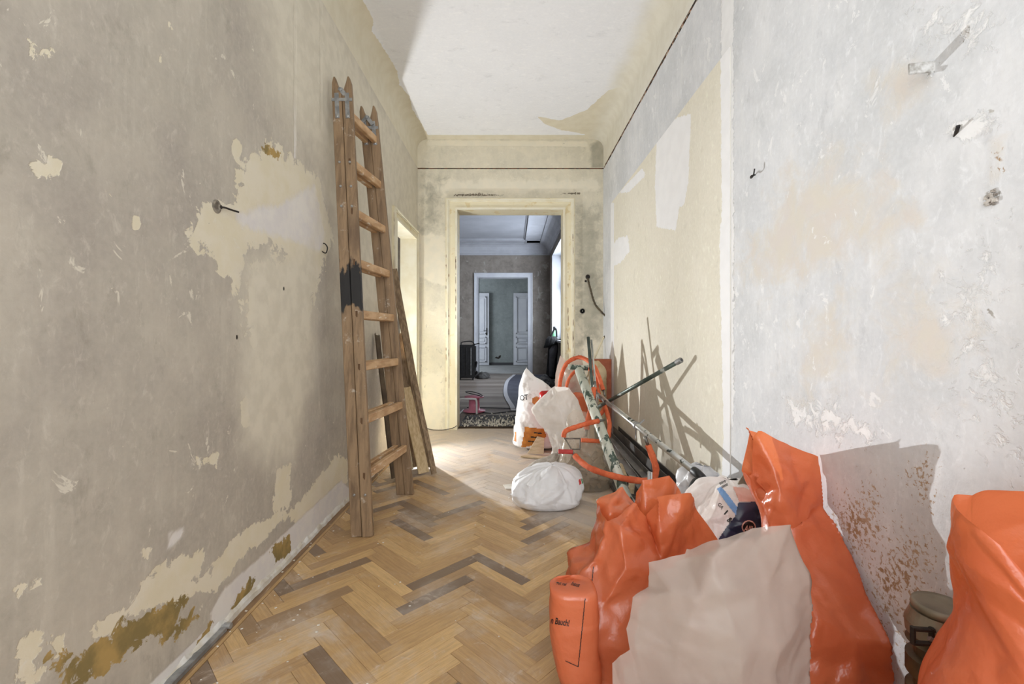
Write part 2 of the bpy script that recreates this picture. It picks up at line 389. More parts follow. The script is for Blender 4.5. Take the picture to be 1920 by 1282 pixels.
ub = grid_surface('upper_band', xu, zu, lambda U, V: (U, np.full(U.shape, YB-.012), V), None,
    [[(bw((800,264),(1100,266),(1100,276),(800,274)), .035)], [(bw((1105,275),(1135,255),(1140,320),(1110,316)), .1)], []], m_back, wall_back)
bm = new_bm(); box(bm, (XL, YB+.004, 2.86), (XR+.03, YB+.02, 2.9)); obj('groove', bm, m_dark, wall_back)
bm = new_bm(); box(bm, (XL, YB-.012, 2.884), (XR+.03, YB+.004, 2.886)); obj('band_edge', bm, m_back, wall_back)

# ------------------------------------------------------------------ ceiling with coves left and right
RC = .11; UL, UR = XL+RC, XR-RC; DROP = ZC-RC-2.886; AQ = RC*PI/2
def ceil_fn(U, V):
    X = U.copy(); Z = np.full(U.shape, ZC)
    l = U < UL; d = np.clip((UL-U)/RC, 0, PI/2); X = np.where(l, UL-RC*np.sin(d), X); Z = np.where(l, ZC-RC*(1-np.cos(d))-np.maximum(UL-U-AQ, 0), Z)
    r = U > UR; d = np.clip((U-UR)/RC, 0, PI/2); X = np.where(r, UR+RC*np.sin(d), X); Z = np.where(r, ZC-RC*(1-np.cos(d))-np.maximum(U-UR-AQ, 0), Z)
    return X, V, Z
uc = spaced((UL-AQ-DROP, UL-AQ, .02), (UL-AQ, UL, .015), (UL, UR, .03), (UR, UR+AQ, .015), (UR+AQ, UR+AQ+DROP, .02)); yc = spaced((-1.7, 2.2, .3), (2.2, YB+.02, .02))
tri = cw((1008,218),(1050,226),(1100,206),(1140,170),(1175,158),(1240,150),(1180,262),(1120,256),(1050,243),(1020,232))
torn = [(-1.4, 0), (-.99, 2.2), (-.955, 2.9), (-.95, 3.1), (-.99, 3.2), (-.955, 3.5), (-.94, 3.7), (-.97, 3.9), (-.93, 4.1), (-.955, 4.35), (-.93, 4.6), (-.9, 5.1), (-1.4, 5.1)]
ceiling = struct(grid_surface('ceiling', uc, yc, ceil_fn, None, [[(torn, .10), (tri, .10), ([(-1.0, 4.90), (1.1, 4.90), (1.1, 5.1), (-1.0, 5.1)], .06)], [([(.90, 1), (1.3, 1), (1.3, 5.1), (.86, 5.1)], .25)]], m_ceil, smooth=True))

# ------------------------------------------------------------------ rear end of the corridor, behind the camera
bm = new_bm()
for a, b in (((XL, -1.72, 0), (-.95, -1.6, ZC)), ((.95, -1.72, 0), (XR, -1.6, ZC)), ((-.95, -1.72, 0), (.95, -1.6, .4)), ((-.95, -1.72, 3.05), (.95, -1.6, ZC))): box(bm, a, b)
struct(obj('wall_rear', bm, m_white))

# ------------------------------------------------------------------ floor: slab, edge strip, herringbone staves
bm = new_bm(); box(bm, (XL-.01, -1.7, -.06), (XR+.01, YB+.22, -.012)); floor = struct(obj('floor', bm, m_slab))
def wood(name, rnd_from_object):
    k = N(name); uv = k.uv()
    rnd = k.n('ShaderNodeObjectInfo').outputs['Random'] if rnd_from_object else k.n('ShaderNodeNewGeometry').outputs['Random Per Island']
    off = k.n('ShaderNodeCombineXYZ'); k.put(off.inputs[0], k.math('MULTIPLY', rnd, 37.0)); k.put(off.inputs[1], k.math('MULTIPLY', rnd, 91.0))
    v = k.n('ShaderNodeVectorMath', operation='ADD'); k.put(v.inputs[0], uv); k.put(v.inputs[1], off.outputs[0])
    g = k.noise(k.mapv(v.outputs[0], (7, 60, 1)), 1.6, 5, .65, .6); g2 = k.noise(k.mapv(v.outputs[0], (3, 240, 1)), 1.2, 3, .6)
    cr = k.n('ShaderNodeValToRGB'); k.put(cr.inputs[0], rnd); e = cr.color_ramp.elements
    e[0].position = 0; e[0].color = lin((112, 92, 74)); e[1].position = 1; e[1].color = lin((224, 186, 128))
    for ps, c in ((.10, (124, 102, 80)), (.16, (166, 132, 90)), (.35, (186, 148, 98)), (.55, (196, 158, 104)), (.75, (208, 170, 114))):
        q = e.new(ps); q.color = lin(c)
    col = k.mix(k.sstep(g, .3, .75, 0, .38), cr.outputs[0], lin((122, 92, 60)))
    col = k.mix(k.sstep(g2, .4, .8, 0, .25), col, lin((96, 70, 46)))
    p = k.pos()
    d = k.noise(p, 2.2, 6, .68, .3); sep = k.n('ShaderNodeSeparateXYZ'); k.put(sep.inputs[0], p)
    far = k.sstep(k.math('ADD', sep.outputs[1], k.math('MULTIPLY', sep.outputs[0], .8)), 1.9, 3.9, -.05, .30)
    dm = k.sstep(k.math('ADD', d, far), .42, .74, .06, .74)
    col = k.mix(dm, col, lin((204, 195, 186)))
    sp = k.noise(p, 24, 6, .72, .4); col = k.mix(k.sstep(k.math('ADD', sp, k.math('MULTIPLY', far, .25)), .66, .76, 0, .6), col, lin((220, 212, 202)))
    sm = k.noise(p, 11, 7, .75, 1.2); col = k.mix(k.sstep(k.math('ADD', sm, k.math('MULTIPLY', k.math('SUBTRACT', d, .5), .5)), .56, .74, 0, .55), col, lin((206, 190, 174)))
    st = k.noise(p, 3.6, 4, .6); col = k.mix(k.sstep(st, .58, .78, 0, .45), col, lin((112, 88, 64)))
    k.bump(k.math('ADD', g, k.math('MULTIPLY', d, .6)), .12, .003)
    k.put(k.b.inputs['Roughness'], k.math('ADD', k.math('MULTIPLY', dm, .35), k.sstep(g, .2, .8, .30, .46)))
    k.put(k.b.inputs['Base Color'], col); k.b.inputs['Specular IOR Level'].default_value = .45
    return k.m
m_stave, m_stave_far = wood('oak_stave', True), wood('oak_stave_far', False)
SW, SL = .0577, .0577*6; S2 = math.sqrt(2); X0 = -.41
FX0, FX1 = -.992, XR
def clip(poly, ax, lim, keep_less):
    out = []
    for i in range(len(poly)):
        a, b = poly[i], poly[(i+1) % len(poly)]
        ia = (a[ax] <= lim) == keep_less or a[ax] == lim; ib = (b[ax] <= lim) == keep_less or b[ax] == lim
        if ia: out.append(a)
        if ia != ib:
            t = (lim-a[ax])/(b[ax]-a[ax]); out.append((a[0]+t*(b[0]-a[0]), a[1]+t*(b[1]-a[1])))
    return out
full_mesh = {}
staves = []
for mcol in range(-6, 7):
    for k_ in range(-80, 160):
        for kind in (0, 1):
            a0, b0 = k_+12*mcol, k_
            ra = (a0, b0, a0+6, b0+1) if kind == 0 else (a0, b0+1, a0+1, b0+7)
            ca, cb = (ra[0]+ra[2])/2*SW, (ra[1]+ra[3])/2*SW
            cx, cy = (ca-cb)/S2+X0, (ca+cb)/S2
            if not (-1.25 < cx < 1.25 and -.3 < cy < YB+.2): continue
            ang = PI/4 if kind == 0 else 3*PI/4
            g = .0005; hl, hw = SL/2-g, SW/2-g
            co, si = math.cos(ang), math.sin(ang)
            loc = [(-hl, -hw), (hl, -hw), (hl, hw), (-hl, hw)]
            wpoly = [(cx+x*co-y*si, cy+x*si+y*co) for x, y in loc]
            whole = all(FX0 < p[0] < FX1 and p[1] < YB+.05 for p in wpoly)
            if not whole:
                wpoly = clip(clip(clip(wpoly, 0, FX0, False), 0, FX1, True), 1, YB+.05, True)
                if len(wpoly) < 3: continue
                ar = .5*abs(sum(wpoly[i][0]*wpoly[(i+1)%len(wpoly)][1]-wpoly[(i+1)%len(wpoly)][0]*wpoly[i][1] for i in range(len(wpoly))))
                if ar < 4e-4: continue
                loc = [((x-cx)*co+(y-cy)*si, -(x-cx)*si+(y-cy)*co) for x, y in wpoly]
            ymax = max(p[1] for p in wpoly); seen = ymax > 1.36
            staves.append((cy if seen else 1e3, cx, cy, ang, loc, whole))
staves.sort(key=lambda s: s[0])
def stave_mesh(loc, name):
    n = len(loc); T = .012; c = .0009
    cxm = sum(p[0] for p in loc)/n; cym = sum(p[1] for p in loc)/n
    def ins(p, d):
        vx, vy = cxm-p[0], cym-p[1]; L = math.hypot(vx, vy) or 1; return (p[0]+vx/L*d, p[1]+vy/L*d)
    vs = [(x, y, -T) for x, y in loc]+[(x, y, -c) for x, y in loc]+[ins(p, c*1.6)+(0,) for p in loc]
    fs = [tuple(range(2*n, 3*n))]
    for r in (0, 1):
        for i in range(n): fs.append((r*n+i, r*n+(i+1)%n, (r+1)*n+(i+1)%n, (r+1)*n+i))
    me = bpy.data.meshes.new(name); me.from_pydata(vs, [], fs); uvl = me.uv_layers.new(name='uv')
    for l in me.loops:
        x, y, _ = me.vertices[l.vertex_index].co; uvl.data[l.index].uv = (x, y)
    return me
rs = random.Random(11); shared = None; rest_v, rest_f, rest_uv = [], [], []
for i, (key, cx, cy, ang, loc, whole) in enumerate(staves):
    dz = rs.uniform(-.0007, .0)
    if i < 300:
        if whole:
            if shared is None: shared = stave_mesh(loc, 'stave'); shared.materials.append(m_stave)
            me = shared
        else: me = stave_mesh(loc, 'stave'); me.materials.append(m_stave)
        o = bpy.data.objects.new('stave', me); C.objects.link(o); o.location = (cx, cy, dz); o.rotation_euler = (0, 0, ang+(PI if rs.random() < .5 and whole else 0)); o.parent = floor
    else:
        b0 = len(rest_v); n = len(loc); co, si = math.cos(ang), math.sin(ang)
        for z in (-.012, dz): rest_v += [(cx+x*co-y*si, cy+x*si+y*co, z) for x, y in loc]
        fl = [tuple(b0+n+j for j in range(n))]+[(b0+j, b0+(j+1)%n, b0+n+(j+1)%n, b0+n+j) for j in range(n)]
        for f in fl:
            rest_f.append(f); rest_uv += [loc[(v-b0) % n] for v in f]
me = bpy.data.meshes.new('distant_staves'); me.from_pydata(rest_v, [], rest_f); uvl = me.uv_layers.new(name='uv')
for l, q in zip(uvl.data, rest_uv): l.uv = q
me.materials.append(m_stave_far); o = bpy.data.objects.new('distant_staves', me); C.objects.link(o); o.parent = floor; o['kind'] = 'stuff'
m_edge = simple('edge_board_oak', (142, 112, 80), (120, 92, 64), 5, .5, stretch=(8, 1, 1), c3=(172, 150, 124), scale3=14)
bm = new_bm(); box(bm, (XL, -1.7, -.012), (-1.008, YB, .0)); obj('edge_board', bm, m_edge, floor)
bm = new_bm(); box(bm, (-1.007, -1.7, -.012), (-.993, YB, .0008)); obj('edge_strip', bm, simple('edge_strip_oak', (190, 158, 112), (170, 136, 92), 6, .5, stretch=(6, 1, 1)), floor)
# plaster fillet left where the skirting was torn off, and the steel edge strip by the left wall
bm = new_bm(); rng = random.Random(2); N_ = 90; rows = []
for i in range(N_+1):
    y = .9+(4.0-.9)*i/N_; t = .006+.006*rng.random(); hh = .018+.016*rng.random()
    rows.append([bm.verts.new(p) for p in ((XL, y, 0), (XL+t+.004, y, 0), (XL+t, y, hh*.6), (XL, y, hh))])
for a, b in zip(rows[:-1], rows[1:]):
    for j in range(3): bm.faces.new([a[j], a[j+1], b[j+1], b[j]])
struct(obj('baseboard_left', bm, simple('torn_plaster', (214, 212, 206), (196, 188, 172), 20, .9, bump=.4), smooth=False))

# ------------------------------------------------------------------ door casings
m_case = simple('cream_paint', (236, 227, 196), (231, 221, 190), 4, .45, c3=(222, 204, 158), lo3=.56, hi3=.64, scale3=9, bump=.08)
m_case2 = simple('white_gloss_paint', (238, 233, 214), (230, 222, 196), 6, .4)
m_chip = simple('bare_wood_chip', (132, 92, 52), (96, 64, 36), 30, .8)
def casing(parent, fr, a, b, z, wid, zfn, mat_a, mat_b):
    """fr(u, d, z) maps along-wall u, proud distance d, height z; opening a..b, top z"""
    def run(name, i0, i1, d0, d1, mt):
        # a U-shaped frame from inner offset i0 to outer offset i1, proud d0..d1
        bm = new_bm()
        for s, e in ((a, -1), (b, 1)):
            q = [(s+e*i0, 0), (s+e*i1, 0), (s+e*i1, z+i1), (s+e*i0, z+i0)]
            prism(bm, [fr(u, d0, v) for u, v in q], Vector(fr(0, d1, 0))-Vector(fr(0, d0, 0)))
        q = [(a-i0, z+i0), (a-i1, z+i1), (b+i1, z+i1), (b+i0, z+i0)]
        prism(bm, [fr(u, d0, v) for u, v in q], Vector(fr(0, d1, 0))-Vector(fr(0, d0, 0)))
        return obj(name, bm, mt, parent)
    run('inner_bead', -.004, .018*wid/.124, 0, .026, mat_b); run('flat_board', .018*wid/.124, .080*wid/.124, 0, .017, mat_a)
    run('ogee_moulding', .080*wid/.124, .094*wid/.124, 0, .026, mat_b); run('outer_moulding', .094*wid/.124, .112*wid/.124, 0, .036, mat_b); run('outer_fillet', .112*wid/.124, wid, 0, .020, mat_a)
# big doorway in the back wall
bm = new_bm(); TH = .24
for a, b in (((D2a-.02, YB, 0), (D2a, YB+TH, D2z)), ((D2b, YB, 0), (D2b+.02, YB+TH, D2z)), ((D2a-.02, YB, D2z), (D2b+.02, YB+TH, D2z+.02))): box(bm, a, b)
door_1 = struct(obj('door_1', bm, m_case))
casing(door_1, lambda u, d, z: (u, YB-d, z), D2a, D2b, D2z, .124, None, m_case, m_case2)
def chips(parent, fr, spans, seed, n):
    rng = random.Random(seed); bm = new_bm()
    for _ in range(n):
        u, z0, z1, d = rng.choice(spans); z = rng.uniform(z0, z1); h = rng.uniform(.006, .05); ww = rng.uniform(.0015, .004); u += rng.uniform(-.003, .003)
        pts = [(u-ww, z-h*.3), (u-ww*.3, z-h), (u+ww, z-h*.4), (u+ww*.6, z+h*.7), (u-ww*.6, z+h)]
        prism(bm, [fr(a, d, b) for a, b in pts], Vector(fr(0, d+.0012, 0))-Vector(fr(0, d, 0)))
    c = obj('paint_chips', bm, m_chip, parent); c['kind'] = 'stuff'
chips(door_1, lambda u, d, z: (u, YB-d, z), [(D2a-.118, .2, 2.0, .020), (D2a-.087, .3, 1.9, .026), (D2a-.012, 1.2, 1.9, .026), (D2b+.05, .6, 1.8, .017), (D2b+.104, .6, 2.2, .036)], 5, 70)
# doorway in the left wall
bm = new_bm(); TL = .15
for a, b in (((XL-TL, D1a-.02, 0), (XL, D1a, D1z)), ((XL-TL, D1b, 0), (XL, D1b+.02, D1z)), ((XL-TL, D1a-.02, D1z), (XL, D1b+.02, D1z+.02))): box(bm, a, b)
door_2 = struct(obj('door_2', bm, m_case2))
casing(door_2, lambda u, d, z: (XL+d, u, z), D1a, D1b, D1z, .10, None, m_case, m_case2)
chips(door_2, lambda u, d, z: (XL+d, u, z), [(D1a-.10, 1.3, 2.1, .020)], 6, 22)

# ------------------------------------------------------------------ room on the left (only a sliver of its far wall shows)
bm = new_bm()
x0, x1, y0, y1, zt = -3.4, XL-TL, 2.9, 5.75, 3.1
box(bm, (x0, y1, 0), (x1+.15, y1+.05, zt)); struct(obj('wall_side_room_far', bm, m_white))
bm = new_bm(); box(bm, (x0-.05, y0, 0), (x0, y1, zt)); box(bm, (x0, y0-.05, 0), (x1, y0, zt)); struct(obj('wall_side_room', bm, m_white))
bm = new_bm(); box(bm, (x0, y0, zt), (x1, y1, zt+.05)); struct(obj('ceiling_side_room', bm, m_white))
bm = new_bm(); box(bm, (x0, y0, -.06), (x1, y1, 0)); box(bm, (x1, D1a, -.06), (XL, D1b, -.0005)); struct(obj('floor_side_room', bm, m_slab))
bm = new_bm()
for a, b in (((x1, y0, 0), (x1+.01, D1a-.02, zt)), ((x1, D1b+.02, 0), (x1+.01, y1, zt)), ((x1, D1a-.02, D1z+.02), (x1+.01, D1b+.02, zt))): box(bm, a, b)
struct(obj('wall_side_room_near', bm, m_white))

# ------------------------------------------------------------------ second room
R2a, R2b, R2z, R2x, R2l = YB+TH, 12.0, 3.42, .98, -3.0
k = N('grey_boards'); p = k.pos()
row = k.noise(k.mapv(p, (.12, 2.6, 1)), 1.0, 2, .5); g = k.noise(k.mapv(p, (1.5, 22, 1)), 1, 4, .6)
col = k.mix(k.sstep(row, .38, .62), lin((118, 106, 96)), lin((158, 148, 138))); col = k.mix(k.sstep(g, .4, .7, 0, .5), col, lin((96, 86, 78)))
m_fl2 = k.done(col, .42)
bm = new_bm(); box(bm, (R2l, R2a, -.06), (R2x+.5, R2b, 0)); struct(obj('floor_second_room', bm, m_fl2))
bm = new_bm(); box(bm, (R2l, R2a, R2z), (R2x, R2b, R2z+.05)); c2 = struct(obj('ceiling_second_room', bm, m_room2c))
D3a, D3b, D3z = (897-VX)/F*R2b, (990-VX)/F*R2b, H+(VY-520)/F*R2b
bm = new_bm()
for a, b in (((R2l, R2b, 0), (D3a, R2b+.3, R2z)), ((D3b, R2b, 0), (R2x+.5, R2b+.3, R2z)), ((D3a, R2b, D3z), (D3b, R2b+.3, R2z))): box(bm, a, b)
struct(obj('wall_second_room_far', bm, m_room2))
W2a, W2b, W2z0, W2z1 = 8.15, 11.25, .92, 2.98
bm = new_bm()
for a, b in (((R2x, R2a, 0), (R2x+.42, W2a, R2z)), ((R2x, W2b, 0), (R2x+.42, R2b, R2z)), ((R2x, W2a, 0), (R2x+.42, W2b, W2z0)), ((R2x, W2a, W2z1), (R2x+.42, W2b, R2z))): box(bm, a, b)
struct(obj('wall_second_room_right', bm, m_room2))
bm = new_bm(); box(bm, (R2l-.05, R2a, 0), (R2l, R2b, R2z)); struct(obj('wall_second_room_left', bm, m_room2))
bm = new_bm()   # its near wall: the back of the doorway wall
for a, b in (((R2l, R2a-.02, 0), (D2a-.02, R2a, R2z)), ((D2b+.02, R2a-.02, 0), (R2x+.05, R2a, R2z)), ((D2a-.02, R2a-.02, D2z+.02), (D2b+.02, R2a, R2z))): box(bm, a, b)
struct(obj('wall_second_room_near', bm, m_room2))
# cornice: stepped plaster runs on ceiling and far wall, right wall
m_corn = simple('cornice_grey', (186, 188, 194), (174, 176, 182), 3, .8)
def cornice(name, fr, L0, L1):
    bm = new_bm(); prof = [(0, .30), (.03, .30), (.03, .27), (.06, .25), (.07, .18), (.12, .10), (.20, .06), (.28, .05), (.28, .03), (.62, .03), (.62, .045), (.66, .045), (.66, .012), (.70, .012), (.70, 0), (0, 0)]
    A = [bm.verts.new(fr(d, L0, h)) for d, h in prof]; B = [bm.verts.new(fr(d, L1, h)) for d, h in prof]
    for i in range(len(prof)): j = (i+1) % len(prof); bm.faces.new([A[i], A[j], B[j], B[i]])
    bm.faces.new(A[::-1]); bm.faces.new(B)
    return obj(name, bm, m_corn, c2)
cornice('cornice', lambda d, l, h: (l, R2b-d, R2z-h), R2l, R2x); cornice('cornice', lambda d, l, h: (R2x-d, l, R2z-h), R2a, R2b)
m_casew = simple('white_door_paint', (206, 208, 212), (198, 200, 206), 4, .45)
bm = new_bm()
for a, b in (((D3a-.01, R2b, 0), (D3a, R2b+.3, D3z)), ((D3b, R2b, 0), (D3b+.01, R2b+.3, D3z)), ((D3a, R2b, D3z-.005), (D3b, R2b+.3, D3z))): box(bm, a, b)
door_3 = struct(obj('door_3', bm, m_casew))
casing(door_3, lambda u, d, z: (u, R2b-d, z), D3a, D3b, D3z, .12, None, m_casew, m_casew)
# window in the right wall of the second room
m_wframe = simple('window_paint', (214, 216, 220), (204, 206, 212), 5, .45)
k = N('window_glass'); tr = k.n('ShaderNodeBsdfTransparent'); gl = k.n('ShaderNodeBsdfGlossy'); gl.inputs['Roughness'].default_value = .02
mx = k.n('ShaderNodeMixShader'); mx.inputs[0].default_value = .12; k.t.links.new(tr.outputs[0], mx.inputs[1]); k.t.links.new(gl.outputs[0], mx.inputs[2]); k.t.links.new(mx.outputs[0], k.out.inputs[0]); m_glass = k.m
xw = R2x+.26
bm = new_bm()
for a, b in (((xw, W2a, W2z0), (xw+.06, W2a+.07, W2z1)), ((xw, W2b-.07, W2z0), (xw+.06, W2b, W2z1)), ((xw, W2a, W2z0), (xw+.06, W2b, W2z0+.07)), ((xw, W2a, W2z1-.07), (xw+.06, W2b, W2z1))): box(bm, a, b)
window_1 = struct(obj('window_1', bm, m_wframe))
bm = new_bm(); box(bm, (xw-.03, W2a, 2.18), (xw+.06, W2b, 2.28)); obj('transom', bm, m_wframe, window_1)
nw = 4
for i in range(nw):
    ya, yb2 = W2a+.07+i*(W2b-W2a-.14)/nw, W2a+.07+(i+1)*(W2b-W2a-.14)/nw
    for za, zb2 in ((W2z0+.07, 2.18), (2.28, W2z1-.07)):
        bm = new_bm()
        for a, b in (((xw-.015, ya, za), (xw+.04, ya+.05, zb2)), ((xw-.015, yb2-.05, za), (xw+.04, yb2, zb2)), ((xw-.015, ya, za), (xw+.04, yb2, za+.05)), ((xw-.015, ya, zb2-.05), (xw+.04, yb2, zb2))): box(bm, a, b)
        s_ = obj('sash', bm, m_wframe, window_1)
        bm = new_bm(); box(bm, (xw+.01, ya+.05, za+.05), (xw+.014, yb2-.05, zb2-.05)); obj('pane', bm, m_glass, s_)
bm = new_bm(); box(bm, (R2x-.06, W2a-.05, W2z0-.04), (xw, W2b+.05, W2z0)); obj('window_sill', bm, m_wframe, window_1)
bm = new_bm(); box(bm, (R2x-.002, W2b-.004, W2z0), (xw, W2b, W2z1)); box(bm, (R2x-.002, W2a, W2z1-.004), (xw, W2b, W2z1)); obj('reveal_lining', bm, m_wframe, window_1)
# ------------------------------------------------------------------ third room
R3b = 15.2
bm = new_bm(); box(bm, (-3, R2b, -.06), (2, R3b, .0)); box(bm, (D3a, R2b-.01, 0), (D3b, R2b+.3, .012)); struct(obj('floor_third_room', bm, simple('grey_screed', (150, 150, 148), (136, 136, 134), 3, .8)))
bm = new_bm(); box(bm, (-3, R3b, 0), (2, R3b+.05, 3.4)); box(bm, (-3.05, R2b+.3, 0), (-3, R3b, 3.4)); box(bm, (2, R2b+.3, 0), (2.05, R3b, 3.4)); struct(obj('wall_third_room', bm, m_room3))
bm = new_bm(); box(bm, (-3, R2b, 3.4), (2, R3b, 3.45)); struct(obj('ceiling_third_room', bm, m_room2c))
bm = new_bm(); box(bm, (-3, R3b-.02, 0), (2, R3b, .09)); struct(obj('baseboard_far', bm, simple('dark_skirting', (62, 62, 64), None, rough=.7)))
# ================================================================== the folding wooden ladder leaning on the left wall
def mat_ladder():
    k = N('old_ladder_wood'); p = k.pos(); v = k.mapv(p, (24, 24, 2.2))
    col = k.mix(k.sstep(k.noise(v, 1.6, 5, .65, .4), .35, .7), lin((148, 122, 92)), lin((112, 90, 66)))
    col = k.mix(k.sstep(k.noise(p, 13, 6, .7), .60, .72, 0, .55), col, lin((206, 196, 180)))
    col = k.mix(k.sstep(k.noise(k.mapv(p, (3, 3, 1)), 3, 4), .55, .75, 0, .6), col, lin((92, 72, 54)))
    sep = k.n('ShaderNodeSeparateXYZ'); k.put(sep.inputs[0], p)                      # black paint spill on the near uprights
    zz = k.math('ABSOLUTE', k.math('SUBTRACT', sep.outputs[2], 1.31)); yy = k.math('SUBTRACT', 2.62, sep.outputs[1])
    m_ = k.math('ADD', k.math('SUBTRACT', .16, zz), k.math('MULTIPLY', k.math('SUBTRACT', k.noise(k.mapv(p, (1, 1, .4)), 26, 5), .5), .34))
    col = k.mix(k.math('MULTIPLY', k.sstep(m_, .02, .06), k.sstep(yy, .0, .02)), col, lin((26, 24, 24)))
    k.bump(k.noise(v, 3, 4), .25, .003)
    return k.done(col, .62)
m_lad = mat_ladder()
m_rung = simple('worn_rung_wood', (206, 172, 132), (178, 140, 100), 9, .6, stretch=(1, 1, 3), c3=(222, 208, 188), scale3=12)
m_zinc = simple('galvanised_steel', (164, 164, 162), (128, 130, 130), 25, .45, .45)
m_bolt = simple('bolt_steel', (170, 170, 168), None, rough=.4, metal=.8)
lad = thing('step_ladder', 'tall worn wooden folding ladder leaning on the peeling wall, uprights stained black', 'ladder', (-.745, 2.69, 0))
nB, fB = Vector((-.784, 2.38, 0)), Vector((-.706, 3.0, 0)); nT, fT = Vector((-.975, 2.60, 2.52)), Vector((-.925, 2.91, 2.51))
across = (fB-nB).normalized()
def stile(p0, p1, w, th, side, tip):
    d = (p1-p0).normalized(); s = Vector(side); s = (s-d*s.dot(d)).normalized(); n = s.cross(d).normalized(); L = (p1-p0).length
    prof = [(-w/2, 0), (w/2, 0), (w/2, L-.10), (w/2*(.9 if tip > 0 else .1), L-.035), (w/2*(.55 if tip > 0 else -.25), L), (-w/2*(-.25 if tip > 0 else .55), L), (-w/2*(.1 if tip > 0 else .9), L-.035), (-w/2, L-.10)]
    bm = new_bm(); prism(bm, [p0+s*a+d*b-n*th/2 for a, b in prof], n*th)
    bmesh.ops.recalc_face_normals(bm, faces=bm.faces[:])
    bmesh.ops.bevel(bm, geom=[e for e in bm.edges if e.calc_face_angle(0) > .7], offset=.003, segments=1, affect='EDGES', profile=.5)
    return obj('upright', bm, m_lad, lad)
SX = Vector((1, 0, 0)); half = {}
for sgn in (-1, 1):
    for nm, b0, t0 in (('n', nB, nT), ('f', fB, fT)):
        off = SX*sgn*(.029 if nm == 'n' else .028)
        half[(sgn, nm)] = (b0+off, t0+off); stile(b0+off, t0+off, .055, .030, SX, sgn)
Ld = 2.53
for sgn in (-1, 1):
    for i in range(8):
        s = (.31+.285*i)/2.52
        a = half[(sgn, 'n')][0].lerp(half[(sgn, 'n')][1], s); b = half[(sgn, 'f')][0].lerp(half[(sgn, 'f')][1], s)
        bm = new_bm(); e = (b-a).normalized()*.004
        bar(bm, a-e, b+e, .030, .046, (1, 0, 0), .004); obj('rung', bm, m_rung, lad)
        if sgn == 1:
            bm = new_bm(); bar(bm, a-(b-a).normalized()*.0165, a-(b-a).normalized()*.014, .011, .034, (1, 0, 0)); obj('tenon', bm, simple('tenon_dark', (92, 66, 42), None, rough=.7) if i == 0 else bpy.data.materials['tenon_dark'], lad)
# hinge fittings
for nm in ('n', 'f'):
    tp = nT if nm == 'n' else fT
    for sgn in (-1, 1):
        p0, p1 = half[(sgn, nm)]; d = (p1-p0).normalized(); L = (p1-p0).length
        q = p0+d*(L-.25); r = p0+d*(L-.10); f = Vector((0, -.0165, 0))
        bm = new_bm(); bar(bm, q+f, r+f, .024, .003, SX, .001); bar(bm, p0+d*(L-.14)-SX*.029+f, p0+d*(L-.14)+SX*.029+f, .018, .004, d)
        h = obj('hinge_strap', bm, m_zinc, lad)
        bm = new_bm(); lathe(bm, [(0, 0), (.007, 0), (.007, .003), (.003, .005), (0, .005)], 10, Matrix.Translation(q+d*.012+f*1.05) @ Matrix.Rotation(PI/2, 4, 'X')); obj('rivet', bm, m_bolt, h)
    bm = new_bm(); c = tp-Vector((0, .020, .105))
    bar(bm, c-SX*.035+Vector((0, 0, -.01)), c+Vector((0, 0, .03)), .022, .004, (0, 0, 1)); bar(bm, c+Vector((0, -.003, .03)), c+SX*.038+Vector((0, -.003, -.02)), .024, .004, (0, 0, 1))
    lathe(bm, [(0, 0), (.011, 0), (.011, .008), (0, .01)], 12, Matrix.Translation(c+Vector((0, -.002, .026))) @ Matrix.Rotation(PI/2, 4, 'X'))
    obj('hinge_plate', bm, m_zinc, lad)
for sgn in (-1, 1):
    for s in (.085, .70, .745, .80):
        p0, p1 = half[(sgn, 'n')]; q = p0.lerp(p1, s)
        bm = new_bm(); lathe(bm, [(0, 0), (.0075, 0), (.0075, .003), (.004, .006), (0, .006)], 10, Matrix.Translation(q+Vector((0, -.016, 0))) @ Matrix.Rotation(PI/2, 4, 'X')); obj('bolt', bm, m_bolt, lad)

# ================================================================== boards leaning behind the ladder
m_bd = simple('grey_old_board', (150, 128, 100), (112, 92, 70), 6, .75, stretch=(10, 10, 1.2), bump=.2)
m_bd2 = simple('fresh_pine_board', (214, 192, 152), (192, 166, 124), 6, .7, stretch=(12, 12, 1.0))
m_bd3 = simple('cream_painted_board', (226, 216, 186), (206, 194, 160), 5, .6, stretch=(8, 8, 1), c3=(150, 122, 86), lo3=.6, hi3=.64, scale3=14)
def leaning_board(label, base, top, w, th, side, m):
    bm = new_bm(); rows = bar(bm, base, top, w, th, side, .002, 6)
    rng = random.Random(label)
    for v in rows[-1]: v.co += (Vector(top)-Vector(base)).normalized()*rng.uniform(-.03, .02)
    for r in rows:
        j = Vector((rng.uniform(-.002, .002), rng.uniform(-.003, .003), 0))
        for v in r: v.co += j
    tag(obj('leaning_board', bm, m), label, 'board', 'boards leaning by the side doorway')
leaning_board('longest grey board leaning against the side door casing behind the ladder', (-.655, 3.57, .012), (-1.005, 3.84, 1.60), .06, .016, (.8, .5, 0), m_bd)
leaning_board('cream painted short board propped on the outside of the stacked boards', (-.660, 3.66, .012), (-.925, 3.86, .78), .05, .014, (.6, .8, 0), m_bd3)
leaning_board('pale pine batten at the front of the stacked boards', (-.665, 3.42, .012), (-.845, 3.60, .62), .085, .014, (.8, .5, 0), m_bd2)
leaning_board('narrow weathered batten resting on the longest grey board', (-.585, 3.40, .012), (-.765, 3.57, .66), .04, .018, (.8, .5, 0), m_bd)
leaning_board('thin splintered lath behind the pale pine batten', (-.790, 3.50, .012), (-.965, 3.66, .80), .06, .01, (.8, .5, 0), m_bd3)
leaning_board('broad grey board at the back of the stacked boards', (-.755, 3.58, .012), (-.975, 3.76, 1.05), .12, .014, (.8, .5, 0), m_bd)  # added board, stops lamp light leaking past the stack
